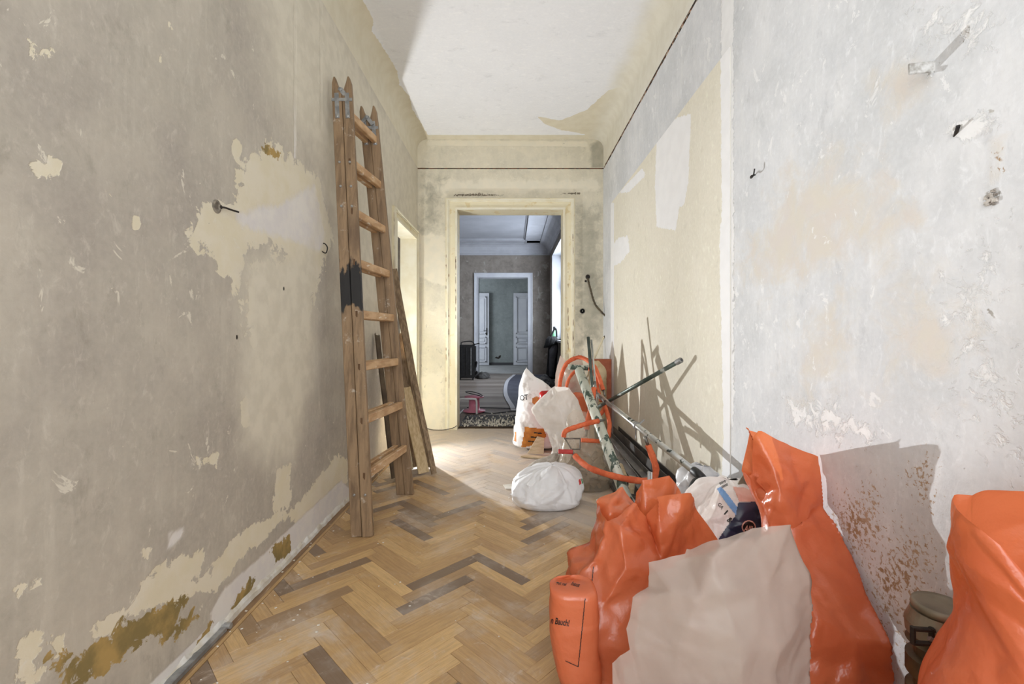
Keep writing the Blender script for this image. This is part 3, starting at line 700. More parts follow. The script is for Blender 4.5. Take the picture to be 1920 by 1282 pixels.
leaning_board('dark rough lath leaning on the wall seen between the ladder rungs', (-.862, 3.30, .012), (-1.018, 3.42, 1.05), .045, .014, (.4, .9, 0), simple('dark_lath', (96, 82, 64), (70, 58, 46), 8, .8))

# ================================================================== bits fixed to the walls
m_iron = simple('dark_iron', (34, 32, 32), (60, 52, 44), 40, .7, .4)
m_ant = simple('old_conduit', (92, 80, 58), (60, 52, 40), 60, .7)
q = PX(413, 388, XL); bm = new_bm(); tube(bm, smooth_path([q+Vector((-.002, 0, 0)), q+Vector((.012, .01, 0)), q+Vector((.018, .03, -.001)), q+Vector((.022, .072, .001))], 6), .0035, 8)
lathe(bm, [(0, 0), (.007, 0), (.007, .004), (0, .005)], 10, Matrix.Translation(q) @ Matrix.Rotation(PI/2, 4, 'Y'))
tag(obj('bent_nail', bm, m_iron), 'black bent nail sticking out beside the cream patch on the peeling wall', 'nail')
q = PX(406, 387, XL); bm = new_bm(); lathe(bm, [(.024, .0), (.024, .002), (.016, .0035), (.010, .001), (.0, .001)], 20, Matrix.Translation(q) @ Matrix.Rotation(PI/2, 4, 'Y'))
tag(obj('wall_socket_hole', bm, simple('grey_box_rim', (150, 142, 128), (104, 96, 86), 60, .95)), 'round grey old wall box hole beside the bent nail', 'wall box')
q = PX(604, 464, XL); bm = new_bm(); tube(bm, smooth_path([q+Vector((-.002, 0, -.02)), q+Vector((.02, .0, -.03)), q+Vector((.026, .008, 0)), q+Vector((.012, .012, .022)), q+Vector((.0, .015, .026))], 6), .0032, 8)
tag(obj('wire_stub', bm, m_iron), 'short black wire loop poking from the wall close to the ladder', 'wire')
for px, py, lab in ((532, 541, 'dark dowel hole in the yellowish strip of the peeling wall'), (444, 632, 'small dark nick in the grey plaster below the cream patch')):
    q = PX(px, py, XL); bm = new_bm(); lathe(bm, [(.005, 0), (.005, .001), (.003, .0015), (.0, .0015)], 9, Matrix.Translation(q) @ Matrix.Rotation(PI/2, 4, 'Y') @ Matrix.Scale(1.8, 4, (1, 0, 0)))
    tag(obj('wall_plug', bm, m_iron), lab, 'wall plug')
q = PX(1416, 333, XR); bm = new_bm(); tube(bm, smooth_path([q+Vector((.002, 0, .012)), q+Vector((-.018, -.004, .006)), q+Vector((-.024, -.012, -.006)), q+Vector((-.026, -.035, -.002)), q+Vector((-.024, -.04, .022))], 6), .0028, 8)
tag(obj('wall_hook', bm, m_iron), 'small dark wire hook on the pale grey wall beside the beige panel', 'hook')
q = PX(1752, 124, XR); bm = new_bm(); bar(bm, q+Vector((.01, 0, 0)), q+Vector((-.055, .006, -.004)), .006, .026, (0, 1, 0), .002); bar(bm, q+Vector((-.004, .004, -.012)), q+Vector((-.016, -.004, -.03)), .008, .006, (0, 1, 0))
tag(obj('wall_bracket', bm, simple('whitewashed_iron', (206, 206, 204), (150, 146, 140), 50, .7)), 'flat whitewashed iron tongue jutting from the pale wall high up, casting a shadow', 'bracket')
q = PX(1797, 247, XR); bm = new_bm(); bar(bm, q+Vector((.004, .012, -.006)), q+Vector((-.012, -.012, .008)), .007, .005, (1, 0, 0), .001)
tag(obj('broken_screw', bm, m_iron), 'dark broken screw in a cracked spot of the pale wall below the iron tongue', 'screw')
q = PX(1861, 370, XR); bm = new_bm(); rng = random.Random(8)
for i in range(16):
    c = q+Vector((-.001, rng.uniform(-.010, .010), rng.uniform(-.016, .016))); s = rng.uniform(.0015, .004); box(bm, c-Vector((s, s, s)), c+Vector((s, s*1.4, s)))
tag(obj('broken_plaster_hole', bm, simple('rough_mortar', (196, 190, 182), (120, 112, 104), 90, .95)), 'crumbling grey mortar hole at the end of the brown streak on the pale wall', 'hole')

# old electrical conduit coming out of the back wall, running down to the rubbish
Yk = YB-.03
pts = [(1102,519,YB-.004),(1104,530,Yk),(1108,545,Yk),(1112,560,Yk),(1117,572,Yk-.02),(1128,585,Yk-.05),(1140,597,Yk-.06),(1143,606,Yk-.06),(1142,616,Yk-.06),(1138,626,Yk-.05),(1131,634,Yk-.05)]
cond = thing('wall_conduit', 'old dark cloth-covered conduit hanging from a hole right of the big doorway', 'cable', P(1102, 519, YB))
bm = new_bm(); path = smooth_path([P(*p) for p in pts], 6); tube(bm, path, .010, 10, rfun=lambda t: .0105+.0015*math.sin(t*140)); obj('sheath', bm, m_ant, cond)
bm = new_bm(); tube(bm, smooth_path([P(1132,632,Yk-.05), P(1118,664,Yk-.12), P(1105,695,Yk-.25), P(1093,722,Yk-.4)], 6), .010, 10); obj('bare_tube', bm, simple('cream_tube', (222, 212, 182), (206, 196, 166), 12, .5), cond)
bm = new_bm(); lathe(bm, [(.016, 0), (.026, .004), (.022, .014), (.012, .02), (.0, .02)], 12, Matrix.Translation(P(1102, 519, YB)) @ Matrix.Rotation(PI/2, 4, 'X')); lathe(bm, [(0, 0), (.012, 0), (.012, .012), (0, .012)], 10, Matrix.Translation(P(1098, 527, YB)) @ Matrix.Rotation(PI/2, 4, 'X')); obj('end_fitting', bm, m_iron, cond)
bm = new_bm(); tube(bm, smooth_path([P(1137,498,YB-.01), P(1146,531,YB-.10), P(1151,556,YB-.12), P(1148,582,YB-.12), P(1145,606,YB-.1), P(1148,640,YB-.1), P(1150,670,YB-.1)], 6), .003, 6)
tag(obj('loose_wire', bm, simple('grey_wire', (176, 170, 158), None, rough=.5)), 'thin pale grey wire dangling in the corner next to the conduit', 'wire')
bm = new_bm(); M_ = Matrix.Translation(P(1092, 583, YB)) @ Matrix.Rotation(PI/2, 4, 'X'); lathe(bm, [(.026, 0), (.028, .004), (.024, .006), (.021, .006), (.019, -.02), (0, -.02)], 20, M_)
so = thing('switch_socket', 'round black flush switch box in the wall right of the big doorway', 'socket', P(1092, 583, YB)); obj('ring', bm, simple('black_bakelite', (22, 22, 22), None, rough=.4), so)
bm = new_bm(); lathe(bm, [(0, 0), (.006, 0), (.006, .008), (0, .009)], 10, M_); obj('centre_screw', bm, m_zinc, so)
# telephone wire along the floor by the big doorway
bm = new_bm(); tube(bm, smooth_path([P(800,803,4.96), P(812,806,4.96), P(832,806,4.95), P(850,802,4.95), P(856,798,4.98)], 5), .004, 6)
for v in bm.verts: v.co.z = max(v.co.z, .004)+.001
tag(obj('floor_wire', bm, m_iron), 'dark wire lying along the foot of the wall left of the big doorway', 'wire')
# steel strip with roller end beside the left wall
st = thing('metal_strip', 'narrow grey metal strip lying along the foot of the peeling wall', 'metal strip', (-1.02, 1.3, 0))
bm = new_bm(); box(bm, (-1.043, .95, .002), (-1.016, 1.62, .016)); obj('strip', bm, m_zinc, st)
bm = new_bm(); lathe(bm, [(.004, 0), (.010, 0), (.010, .024), (.004, .024)], 14, Matrix.Translation((-1.020, 1.63, .014)) @ Matrix.Rotation(PI/2, 4, 'Y') @ Matrix.Translation((0, 0, -.012))); obj('end_ring', bm, m_zinc, st)

# ================================================================== things in the second and third room
m_blk = simple('black_plastic', (20, 20, 21), (34, 34, 36), 20, .5); m_blkc = simple('black_cloth', (16, 16, 18), (30, 30, 32), 10, .85, bump=.3)
cs = thing('suitcase', 'black upright wheeled case standing left of the far white door frame', 'suitcase', (-1.02, 10.4, 0))
bm = new_bm(); x0, x1, y0, y1 = -1.25, -.84, 10.28, 10.60; box(bm, (x0, y0, .05), (x1, y1, .80)); bmesh.ops.bevel(bm, geom=bm.edges[:], offset=.03, segments=2, affect='EDGES'); obj('body', bm, m_blk, cs)
for i in range(3): bm = new_bm(); bar(bm, (x0+.10+i*.105, y0-.004, .12), (x0+.10+i*.105, y0-.004, .74), .018, .012, (1, 0, 0), .003); obj('rib', bm, m_zinc if i == 2 else m_blk, cs)
for x in (x0+.06, x1-.06): bm = new_bm(); lathe(bm, [(0, -.015), (.03, -.015), (.03, .015), (0, .015)], 14, Matrix.Translation((x, y0+.06, .03)) @ Matrix.Rotation(PI/2, 4, 'Y')); obj('wheel', bm, m_blk, cs)
bm = new_bm(); tube(bm, smooth_path([(x0+.08, y0+.1, .79), (x0+.1, y0+.1, .86), (x1-.1, y0+.1, .88), (x1-.02, y0+.08, .80)], 5), .012, 8); obj('handle', bm, m_blk, cs)
bm = new_bm(); bar(bm, (x1-.06, y0+.05, .80), (x1+.09, y0, .84), .03, .02); obj('side_clip', bm, m_blk, cs)
for za, zb2, xx in ((.3, .42, .03), (.14, .2, .05)): bm = new_bm(); bar(bm, (x1, y0+.05, za), (x1+xx, y0, zb2), .03, .05); obj('side_clip', bm, m_blk, cs)
# pink cable reel
m_pink = simple('pink_plastic', (214, 130, 150), (196, 108, 132), 6, .4)
rc = P(885, 772, 6.1); rc.z = .0
re = thing('cable_reel', 'pink cable reel with grey wire stand on the floor beyond the big doorway', 'cable reel', rc)
bm = new_bm(); lathe(bm, [(0, .02), (.15, .02), (.15, .034), (.075, .04), (.07, .20), (.13, .206), (.13, .218), (0, .22)], 28, Matrix.Translation(rc+Vector((.03, 0, 0)))); obj('spool', bm, m_pink, re, True)
bm = new_bm(); x_, y_ = rc.x, rc.y
tube(bm, smooth_path([(x_-.15, y_-.16, .01), (x_-.16, y_-.16, .10), (x_-.15, y_-.16, .185), (x_-.12, y_-.16, .205), (x_+.04, y_-.16, .205), (x_+.07, y_-.16, .185), (x_+.075, y_-.16, .10), (x_+.075, y_-.16, .01)], 5), .013, 8)
tube(bm, [(x_-.15, y_-.16, .012), (x_-.13, y_+.16, .012)], .01, 8); tube(bm, [(x_+.075, y_-.16, .012), (x_+.12, y_+.16, .012)], .01, 8); obj('stand', bm, simple('pale_wire_stand', (222, 224, 226), None, rough=.5), re, True)
bm = new_bm(); tube(bm, [(x_+.03+.115*math.cos(t*.3), y_+.1*math.sin(t*.3), .205+.075*abs(math.sin(t*.15))) for t in range(-4, 22)], .006, 6); obj('cable', bm, m_blk, re, True)
# cable trailing over the boards
bm = new_bm(); tube(bm, smooth_path([(x_+.12, y_-.05, .012), (x_+.3, y_-.12, .012), (x_+.55, y_+.02, .012), (x_+.75, y_-.08, .012), (x_+.62, y_+.2, .012), (x_+.35, y_+.3, .012), (x_-.1, y_+.35, .012)], 8), .007, 6)
tag(obj('floor_cable', bm, m_blk), 'black cable snaking across the floor behind the pink reel', 'cable')
# dark sheet with plaster crumbs just beyond the threshold
k = N('crumbed_dark_sheet'); p = k.pos(); col = k.mix(k.sstep(k.noise(p, 5, 5, .6), .4, .65), lin((62, 62, 66)), lin((92, 92, 96))); col = k.mix(k.sstep(k.noise(k.mapv(p, (1, .7, 1)), 17, 6, .7), .56, .70, 0, .55), col, lin((206, 206, 200)))
m_sheet = k.done(col, .9)
rng = random.Random(3); bm = new_bm(); nx, ny = 30, 26; gr = []
for i in range(nx+1):
    gr.append([bm.verts.new((D2a+.01+1.15*i/nx, YB+.16+.70*j/ny+rng.uniform(-.012, .012), .004+.010*rng.random())) for j in range(ny+1)])
for i in range(nx):
    for j in range(ny): bm.faces.new([gr[i][j], gr[i+1][j], gr[i+1][j+1], gr[i][j+1]])
tag(obj('dust_sheet', bm, m_sheet), 'dark crumb-covered sheet on the floor just inside the big doorway', 'dust sheet')
bm = new_bm()
for i in range(420):
    x = rng.uniform(D2a+.03, .4); y = YB+.13+abs(rng.gauss(0, .30)); s = rng.uniform(.003, .009)
    M = Matrix.Translation((x, y, .014+s*.4)) @ Euler((rng.uniform(0, 3), rng.uniform(0, 3), rng.uniform(0, 3))).to_matrix().to_4x4()
    v0 = len(bm.verts); vs = box(bm, (-s*1.6, -s, -s*.4), (s*1.6, s, s*.4)); bmesh.ops.transform(bm, matrix=M, verts=vs)
cr = tag(obj('plaster_crumbs', bm, simple('crumb_white', (216, 212, 202), (184, 178, 164), 30, .9)), 'white plaster crumbs scattered on the dark sheet', 'rubble'); cr['kind'] = 'stuff'
# curved mat with a pale edge
edge = [P(a, b, 904.5/(b-VY)) for a, b in ((962,703),(950,713),(945,724),(944,738),(948,750),(955,762),(958,771))]; edge = smooth_path(edge, 5)
for e in edge: e.z = .006
mt = thing('floor_mat', 'dark blue-grey floor covering with a curved pale border in the second room', 'mat', (0.3, 8.5, 0))
bm = new_bm(); prism(bm, edge+[Vector((.9, edge[-1].y, .006)), Vector((.9, edge[0].y, .006))], (0, 0, .006)); obj('sheet', bm, simple('blue_grey_sheet', (66, 68, 80), (82, 84, 96), 3, .7), mt)
bm = new_bm(); inn = [e+Vector((.07, 0, 0)) for e in edge]
for i in range(len(edge)-1): prism(bm, [edge[i]+Vector((0, 0, .006)), inn[i]+Vector((0, 0, .006)), inn[i+1]+Vector((0, 0, .006)), edge[i+1]+Vector((0, 0, .006))], (0, 0, .003))
obj('border', bm, simple('pale_border', (190, 190, 194), None, rough=.6), mt)
# grey cloth heap at the foot of the far door frame
def heap(name, c, rx, ry, h, m, seed, label, cat):
    bm = new_bm(); bmesh.ops.create_icosphere(bm, subdivisions=4, radius=1); rng = random.Random(seed); sd = [Vector((rng.uniform(-9, 9),)*3) for _ in range(2)]
    from mathutils import noise as mn
    for v in bm.verts:
        n_ = 1+.35*mn.noise(v.co*1.6+sd[0])+.16*mn.noise(v.co*4+sd[1]); z = max(v.co.z, -.05)
        v.co = Vector((v.co.x*rx*n_, v.co.y*ry*n_, max(z*h*n_, 0)))+Vector(c)
    return tag(obj(name, bm, m, None, True), label, cat)
heap('cloth_heap', (-.70, 10.75, 0), .17, .14, .15, simple('grey_cloth', (84, 82, 80), (60, 58, 56), 14, .9, bump=.4), 5, 'grey crumpled cloth heap at the foot of the far door frame', 'cloth')
heap('rubble_heap', (.68, 9.1, 0), .20, .3, .20, simple('dark_rubble', (52, 50, 50), (110, 108, 106), 18, .9, bump=.5), 9, 'dark rubble heap on the floor under the hanging black garment', 'rubble')
# open door leaves standing against the far wall of the third room
def leaf(xa, xb, label, handle_x):
    Y0 = R3b-.10; t = thing('door_leaf', label, 'door', ((xa+xb)/2, Y0, 0), 'white door leaves in the third room')
    bm = new_bm(); box(bm, (xa, Y0, .012), (xb, Y0+.04, 2.40)); obj('leaf_board', bm, m_casew, t)
    for za, zb2 in ((.12, .62), (.72, .95), (1.05, 2.28)):
        bm = new_bm(); a, b = xa+.09, xb-.09; w_ = .03
        for q0, q1 in (((a, Y0-.034, za), (b, Y0, za+w_)), ((a, Y0-.034, zb2-w_), (b, Y0, zb2)), ((a, Y0-.034, za), (a+w_, Y0, zb2)), ((b-w_, Y0-.034, za), (b, Y0, zb2))): box(bm, q0, q1)
        pm = obj('panel_moulding', bm, m_casew, t)
        bm = new_bm(); box(bm, (a+.07, Y0-.022, za+.07), (b-.07, Y0, zb2-.07)); obj('panel', bm, m_casew, pm)
    bm = new_bm(); hx = handle_x; box(bm, (hx-.02, Y0-.012, 1.0), (hx+.02, Y0, 1.24)); bar(bm, (hx, Y0-.012, 1.16), (hx, Y0-.06, 1.16), .016, .016); bar(bm, (hx+.006, Y0-.06, 1.16), (hx-.10, Y0-.06, 1.16), .018, .014); obj('door_handle', bm, m_iron, t)
leaf(-1.36, -.78, 'white panelled door leaf with a dark handle in the third room', -.86)
leaf(.03, .62, 'wider white panelled door leaf beside the dark wall strip in the third room', .55)
bm = new_bm(); rng = random.Random(1); c = P(934, 670, R3b); pts = [(-.12, -.02), (-.05, .03), (0, .0), (.03, .06), (.10, .08), (.08, .0), (.02, -.05), (-.06, -.03)]
prism(bm, [c+Vector((a, -.004, b)) for a, b in pts], (0, .004, 0)); tag(obj('wall_hole', bm, m_iron), 'ragged black hole low in the far wall between the white door leaves', 'hole')
# garment on the window sill of the second room, bottle beside it
gt = thing('hanging_garment', 'black garment with a grey panel hanging from the window sill', 'garment', (.84, 9.6, .06))
def sheet_loft(outl, rz, m, parent, name, off=0):
    bm = new_bm(); prev = None
    for z, xa, xb, y, dp in outl:
        row = [bm.verts.new((xa+(xb-xa)*i/12, y-dp*math.sin(PI*i/12)-.015*math.sin(i*2.1+z*9)+off, z)) for i in range(13)]; back = [bm.verts.new((xa+(xb-xa)*i/12, y+.05, z)) for i in range(12, -1, -1)]
        ring = row+back
        if prev:
            for i in range(len(ring)): bm.faces.new([prev[i], prev[(i+1)%len(ring)], ring[(i+1)%len(ring)], ring[i]])
        else: bm.faces.new(ring[::-1])
        prev = ring
    bm.faces.new(prev); return obj(name, bm, m, parent, True)
sheet_loft([(.10, .70, .90, 9.6, .06), (.3, .72, .93, 9.6, .08), (.6, .745, .955, 9.6, .09), (.78, .755, .965, 9.6, .08), (.88, .76, .95, 9.6, .06)], 0, m_blkc, gt, 'body')
sheet_loft([(.16, .765, .86, 9.51, .03), (.5, .77, .89, 9.49, .03), (.72, .775, .93, 9.49, .03), (.82, .84, .93, 9.52, .02)], 0, simple('grey_panel_cloth', (92, 92, 98), (78, 78, 84), 12, .8), gt, 'grey_panel')
sheet_loft([(.76, .65, .72, 9.52, .05), (.84, .68, .93, 9.52, .10), (.94, .70, .95, 9.54, .11), (1.0, .76, .93, 9.58, .05)], 0, m_blkc, gt, 'hood')
bm = new_bm(); tube(bm, smooth_path([(.80, 9.55, .98), (.87, 9.58, 1.13), (.90, 9.58, 1.16), (.92, 9.58, 1.12), (.93, 9.58, .98)], 5), .02, 8); obj('strap', bm, m_blkc, gt)
bo_ = thing('bottle', 'small green spray bottle standing on the window sill of the second room', 'bottle', (.97, 10.7, W2z0))
bm = new_bm(); lathe(bm, [(0, 0), (.06, 0), (.062, .02), (.06, .15), (.03, .2), (.02, .22), (.02, .25), (0, .25)], 16, Matrix.Translation((.975, 10.7, W2z0))); obj('body', bm, simple('green_plastic', (120, 190, 140), None, rough=.3), bo_, True)
bm = new_bm(); lathe(bm, [(0, .25), (.022, .25), (.022, .3), (0, .3)], 12, Matrix.Translation((.975, 10.7, W2z0))); box(bm, (.95, 10.6, W2z0+.27), (1.0, 10.69, W2z0+.30)); obj('trigger_cap', bm, m_blk, bo_)
# ================================================================== film bags, decals, hoses
def film(name, c1, c2=None, transl=.35, transp=0.0, rough=.35, spec=.5, scale=6, bump=.25, bscale=26, tcol=None, gloss=.0):
    k = N(name); v = k.gen(); col = lin(c1)
    if c2: col = k.mix(k.sstep(k.noise(v, scale, 5, .6), .38, .66), lin(c1), lin(c2))
    nz = k.n('ShaderNodeTexVoronoi', feature='SMOOTH_F1'); k.put(nz.inputs['Vector'], k.mapv(v, (1, 1, .6))); nz.inputs['Scale'].default_value = bscale
    nrm = k.bump(k.math('ADD', nz.outputs[0], k.noise(v, bscale*2.2, 3)), bump, .006)
    k.done(col, rough, 0, spec)
    tr = k.n('ShaderNodeBsdfTranslucent'); k.put(tr.inputs[0], lin(tcol) if tcol else col); k.put(tr.inputs['Normal'], nrm)
    mx = k.n('ShaderNodeMixShader'); mx.inputs[0].default_value = transl; L = k.t.links
    L.new(k.b.outputs[0], mx.inputs[1]); L.new(tr.outputs[0], mx.inputs[2]); last = mx.outputs[0]
    if transp:
        tp = k.n('ShaderNodeBsdfTransparent'); m2 = k.n('ShaderNodeMixShader'); m2.inputs[0].default_value = transp
        L.new(last, m2.inputs[1]); L.new(tp.outputs[0], m2.inputs[2]); last = m2.outputs[0]
    L.new(last, k.out.inputs[0]); return k.m
m_orange = film('orange_film', (220, 124, 84), (208, 108, 70), .30, 0, .24, .65, 3, .34, 18, tcol=(240, 140, 76))
m_milky = film('milky_film', (208, 196, 186), (198, 184, 174), .40, .27, .42, .4, 4, .12, 12)
m_white = film('white_sack_film', (248, 248, 250), (240, 240, 242), .18, .0, .35, .45, 5, .3, 24)
m_wclear = film('thin_white_film', (238, 234, 228), (230, 224, 214), .45, .12, .35, .45, 5, .25, 20)
m_clear = film('clear_film', (214, 202, 184), (196, 182, 160), .30, .62, .2, .6, 7, .4, 30)
m_ink = simple('black_print', (26, 22, 20), None, rough=.5)

def crumple(a, b, per, seed, n, aniso=1.0):
    """creased relief of a flat film in metres: a around (period per), b along"""
    rng = np.random.RandomState(seed); out = np.zeros(a.shape); H_ = b.max()-b.min()+1e-6
    for oct_, (cnt, wt) in enumerate(((n, 1.0), (n*4, .38))):
        sa, sb = rng.rand(cnt)*per, b.min()+rng.rand(cnt)*H_; ang = rng.rand(cnt)*PI; st = 1+rng.rand(cnt)*2.2*aniso
        hgt = rng.rand(cnt)*.5; best = np.full(a.shape, -1e9); cell = math.sqrt(per*H_/cnt)
        for i in range(cnt):
            da = (a-sa[i]+per/2) % per-per/2; db = b-sb[i]
            u = da*math.cos(ang[i])+db*math.sin(ang[i]); v_ = -da*math.sin(ang[i])+db*math.cos(ang[i])
            h = hgt[i]-(np.abs(u)*st[i]+np.abs(v_))/cell*.55; best = np.maximum(best, h)
        best -= best.mean(); out += wt*best
    return out
def interp_rings(rings, nv):
    R = np.array([list(r) for r in rings], float); d = np.r_[0, np.cumsum(np.maximum(np.linalg.norm(np.diff(R[:, :3], axis=0), axis=1), .004))]
    t = np.linspace(0, d[-1], nv); out = np.zeros((nv, R.shape[1]))
    for j, tt in enumerate(t):
        i = min(np.searchsorted(d, tt, 'right')-1, len(R)-2); f = (tt-d[i])/(d[i+1]-d[i])
        p0, p1, p2, p3 = R[max(i-1, 0)], R[i], R[i+1], R[min(i+2, len(R)-1)]
        m1 = (p2-p0)*.42; m2 = (p3-p1)*.42; f2, f3 = f*f, f*f*f
        out[j] = (2*f3-3*f2+1)*p1+(f3-2*f2+f)*m1+(-2*f3+3*f2)*p2+(f3-f2)*m2
    return out, t
def bag(name, rings, m, seed=1, nu=150, nv=90, amp=.014, cells=26, rim=None, parent=None, gather=None, wrinkle_top=1.0, tuck=None, limit=None):
    """rings bottom to top: (cx, cy, z, rx, ry, rot, e).  rim: (angle deg, dz) tips of the open mouth"""
    R, t = interp_rings(rings, nv); th = np.linspace(0, 2*PI, nu, endpoint=False)
    TH, T = np.meshgrid(th, t, indexing='xy'); tn = T/t[-1]
    cx, cy, cz, rx, ry, rot, e = [R[:, i][:, None] for i in range(7)]
    c, s = np.cos(TH), np.sin(TH); ux = np.sign(c)*np.abs(c)**(2/e); uy = np.sign(s)*np.abs(s)**(2/e)
    per = 2*PI*float(np.mean(np.maximum(R[:, 3], R[:, 4])))
    a = TH/(2*PI)*per
    h = crumple(a, T, per, seed, cells)*amp
    fade = np.clip(tn*8, 0, 1); h = h*fade*(1+(wrinkle_top-1)*tn)
    if gather: h = h+gather[1]*np.abs(((TH/(2*PI)*gather[0]+.3*np.sin(T*9)) % 1)-.5)*np.clip((tn-gather[2])*4, 0, 1)
    lx, ly = rx*ux, ry*uy; rr = np.sqrt(lx*lx+ly*ly)+1e-6; lx, ly = lx*(1+h/np.maximum(rr, .02)), ly*(1+h/np.maximum(rr, .02))
    X = cx+lx*np.cos(rot)-ly*np.sin(rot); Yy = cy+lx*np.sin(rot)+ly*np.cos(rot); Z = cz+h*.25
    if rim:
        ra = np.array([r[0] for r in rim]+[rim[0][0]+360.0])*PI/180; rz = np.array([r[1] for r in rim]+[rim[0][1]])
        dz = np.interp((th-ra[0]) % (2*PI)+ra[0], ra, rz); Z = Z+dz[None, :]*np.clip((tn-.45)/.55, 0, 1)**1.6
    Z = np.maximum(Z, .0015*np.ones(Z.shape)); X = np.minimum(X, XR-.012)
    if limit is not None: X, Yy, Z = limit(X, Yy, Z)
    verts = np.stack([X, Yy, Z], -1).reshape(-1, 3).tolist(); faces = []
    for j in range(nv-1):
        for i in range(nu): i2 = (i+1) % nu; faces.append((j*nu+i, j*nu+i2, (j+1)*nu+i2, (j+1)*nu+i))
    verts.append((float(R[0, 0]), float(R[0, 1]), float(max(R[0, 2], .0015)))); b = len(verts)-1
    for i in range(nu): faces.append((b, (i+1) % nu, i))
    me = bpy.data.meshes.new(name); me.from_pydata(verts, [], faces); me.materials.append(m); me.polygons.foreach_set('use_smooth', [True]*len(me.polygons))
    o = bpy.data.objects.new(name, me); C.objects.link(o)
    if parent: attach(o, parent)
    return o
def rp(py, pl, pr, Y, ry, e=2.4, rot=0.0):        # ring seen between two photograph columns at depth Y
    return (((pl+pr)/2-VX)/F*Y, Y, max(H-(py-VY)/F*Y, .002), (pr-pl)/2/F*Y, ry, rot, e)
def crumple3(Pn, seed, n, size):
    rng = np.random.RandomState(seed); lo, hi = Pn.min(0), Pn.max(0); out = np.zeros(len(Pn))
    for cnt, sz, wt in ((n, size, 1.0), (n*5, size*.45, .45)):
        c = lo+rng.rand(cnt, 3)*(hi-lo); best = np.full(len(Pn), -1.5)
        for i in range(cnt):
            M = np.linalg.qr(rng.randn(3, 3))[0]; d = (Pn-c[i]) @ M; h = rng.rand()*.6-(np.abs(d)*np.array([1.0, 1.7, .7])).sum(1)/sz; best = np.maximum(best, h)
        out += wt*best
    return out-out.mean()
def facet_bag(name, pts, faces, m, back, seed, parent=None, res=.008, amp=.010, n=60, size=.09, smooth=1, floor=(), shrink=.0, open_=(), bridge=None, drop=0.0):
    """folded film: facets given point by point, with a back sheet 'back' metres behind; the edges in open_ form the mouth"""
    bm = new_bm(); W = [P(*p) for p in pts]
    for i in floor: W[i].z = .003
    vs = [bm.verts.new(p) for p in W]; idx = {v: i for i, v in enumerate(vs)}
    for f in faces: bm.faces.new([vs[i] for i in f])
    bmesh.ops.recalc_face_normals(bm, faces=bm.faces[:])
    bd = [(idx[e.verts[0]], idx[e.verts[1]]) for e in bm.edges if len(e.link_faces) == 1]; cen = sum(W, Vector())/len(W)
    W2 = [Vector((min(p.x+(cen.x-p.x)*shrink, XR-.014), p.y+back, max(p.z-drop, .003))) for p in W]; vb = [bm.verts.new(p) for p in W2]
    for f in faces: bm.faces.new([vb[i] for i in f][::-1])
    op = {frozenset(e) for e in open_}
    for a, b in bd:
        if frozenset((a, b)) in op: continue
        if bridge is not None and frozenset((a, b)) not in {frozenset(e) for e in bridge}: continue
        bm.faces.new([vs[a], vs[b], vb[b], vb[a]])
    for _ in range(7):
        bmesh.ops.triangulate(bm, faces=[f for f in bm.faces if len(f.verts) > 3])
        lg = [e for e in bm.edges if e.calc_length() > res*1.5]
        if not lg: break
        bmesh.ops.subdivide_edges(bm, edges=lg, cuts=1)
    bmesh.ops.triangulate(bm, faces=[f for f in bm.faces if len(f.verts) > 3])
    bmesh.ops.dissolve_degenerate(bm, dist=1e-4, edges=bm.edges[:]); bmesh.ops.triangulate(bm, faces=[f for f in bm.faces if len(f.verts) > 3])
    inner = [v for v in bm.verts if not v.is_boundary]
    for _ in range(smooth): bmesh.ops.smooth_vert(bm, verts=inner, factor=.5, use_axis_x=True, use_axis_y=True, use_axis_z=True)
    bm.normal_update(); Pn = np.array([v.co[:] for v in bm.verts]); h = crumple3(Pn, seed, n, size)*amp
    for v, hh in zip(bm.verts, h):
        v.co += v.normal*float(hh); v.co.z = max(v.co.z, .002); v.co.x = min(v.co.x, XR-.013)
    return obj(name, bm, m, parent, True)
CAMP = Vector((0, 0, H))
def bvh_of(o):
    return BVHTree.FromPolygons([v.co for v in o.data.vertices], [p.vertices for p in o.data.polygons])
def project(bvh, px, py, off):
    d = (P(px, py, 1)-CAMP).normalized(); hit = bvh.ray_cast(CAMP, d)
    return None if hit[0] is None else hit[0]-d*off
def decal(name, poly, target, m, parent=None, step=2.0, off=.0016):
    """print lying on the surface of target, outline given at photograph positions"""
    bvh = bvh_of(target); xs = [p[0] for p in poly]; ys = [p[1] for p in poly]
    nx = max(2, int((max(xs)-min(xs))/step)); ny = max(2, int((max(ys)-min(ys))/step))
    gx = np.linspace(min(xs), max(xs), nx+1); gy = np.linspace(min(ys), max(ys), ny+1)
    U, V = np.meshgrid(gx, gy, indexing='ij'); S = sdf(poly, U, V); bm = new_bm(); vs = {}
    for i in range(nx+1):
        for j in range(ny+1):
            q = project(bvh, gx[i], gy[j], off)
            if q is not None: vs[(i, j)] = bm.verts.new(q)
    for i in range(nx):
        for j in range(ny):
            ks = [(i, j), (i+1, j), (i+1, j+1), (i, j+1)]
            if all(k_ in vs for k_ in ks) and np.mean([S[k_] for k_ in ks]) < 0:
                z = [vs[k_].co.y for k_ in ks]
                if max(z)-min(z) < .06: bm.faces.new([vs[k_] for k_ in ks])
    bmesh.ops.delete(bm, geom=[v for v in bm.verts if not v.link_faces], context='VERTS')
    return obj(name, bm, m, parent, True, False)
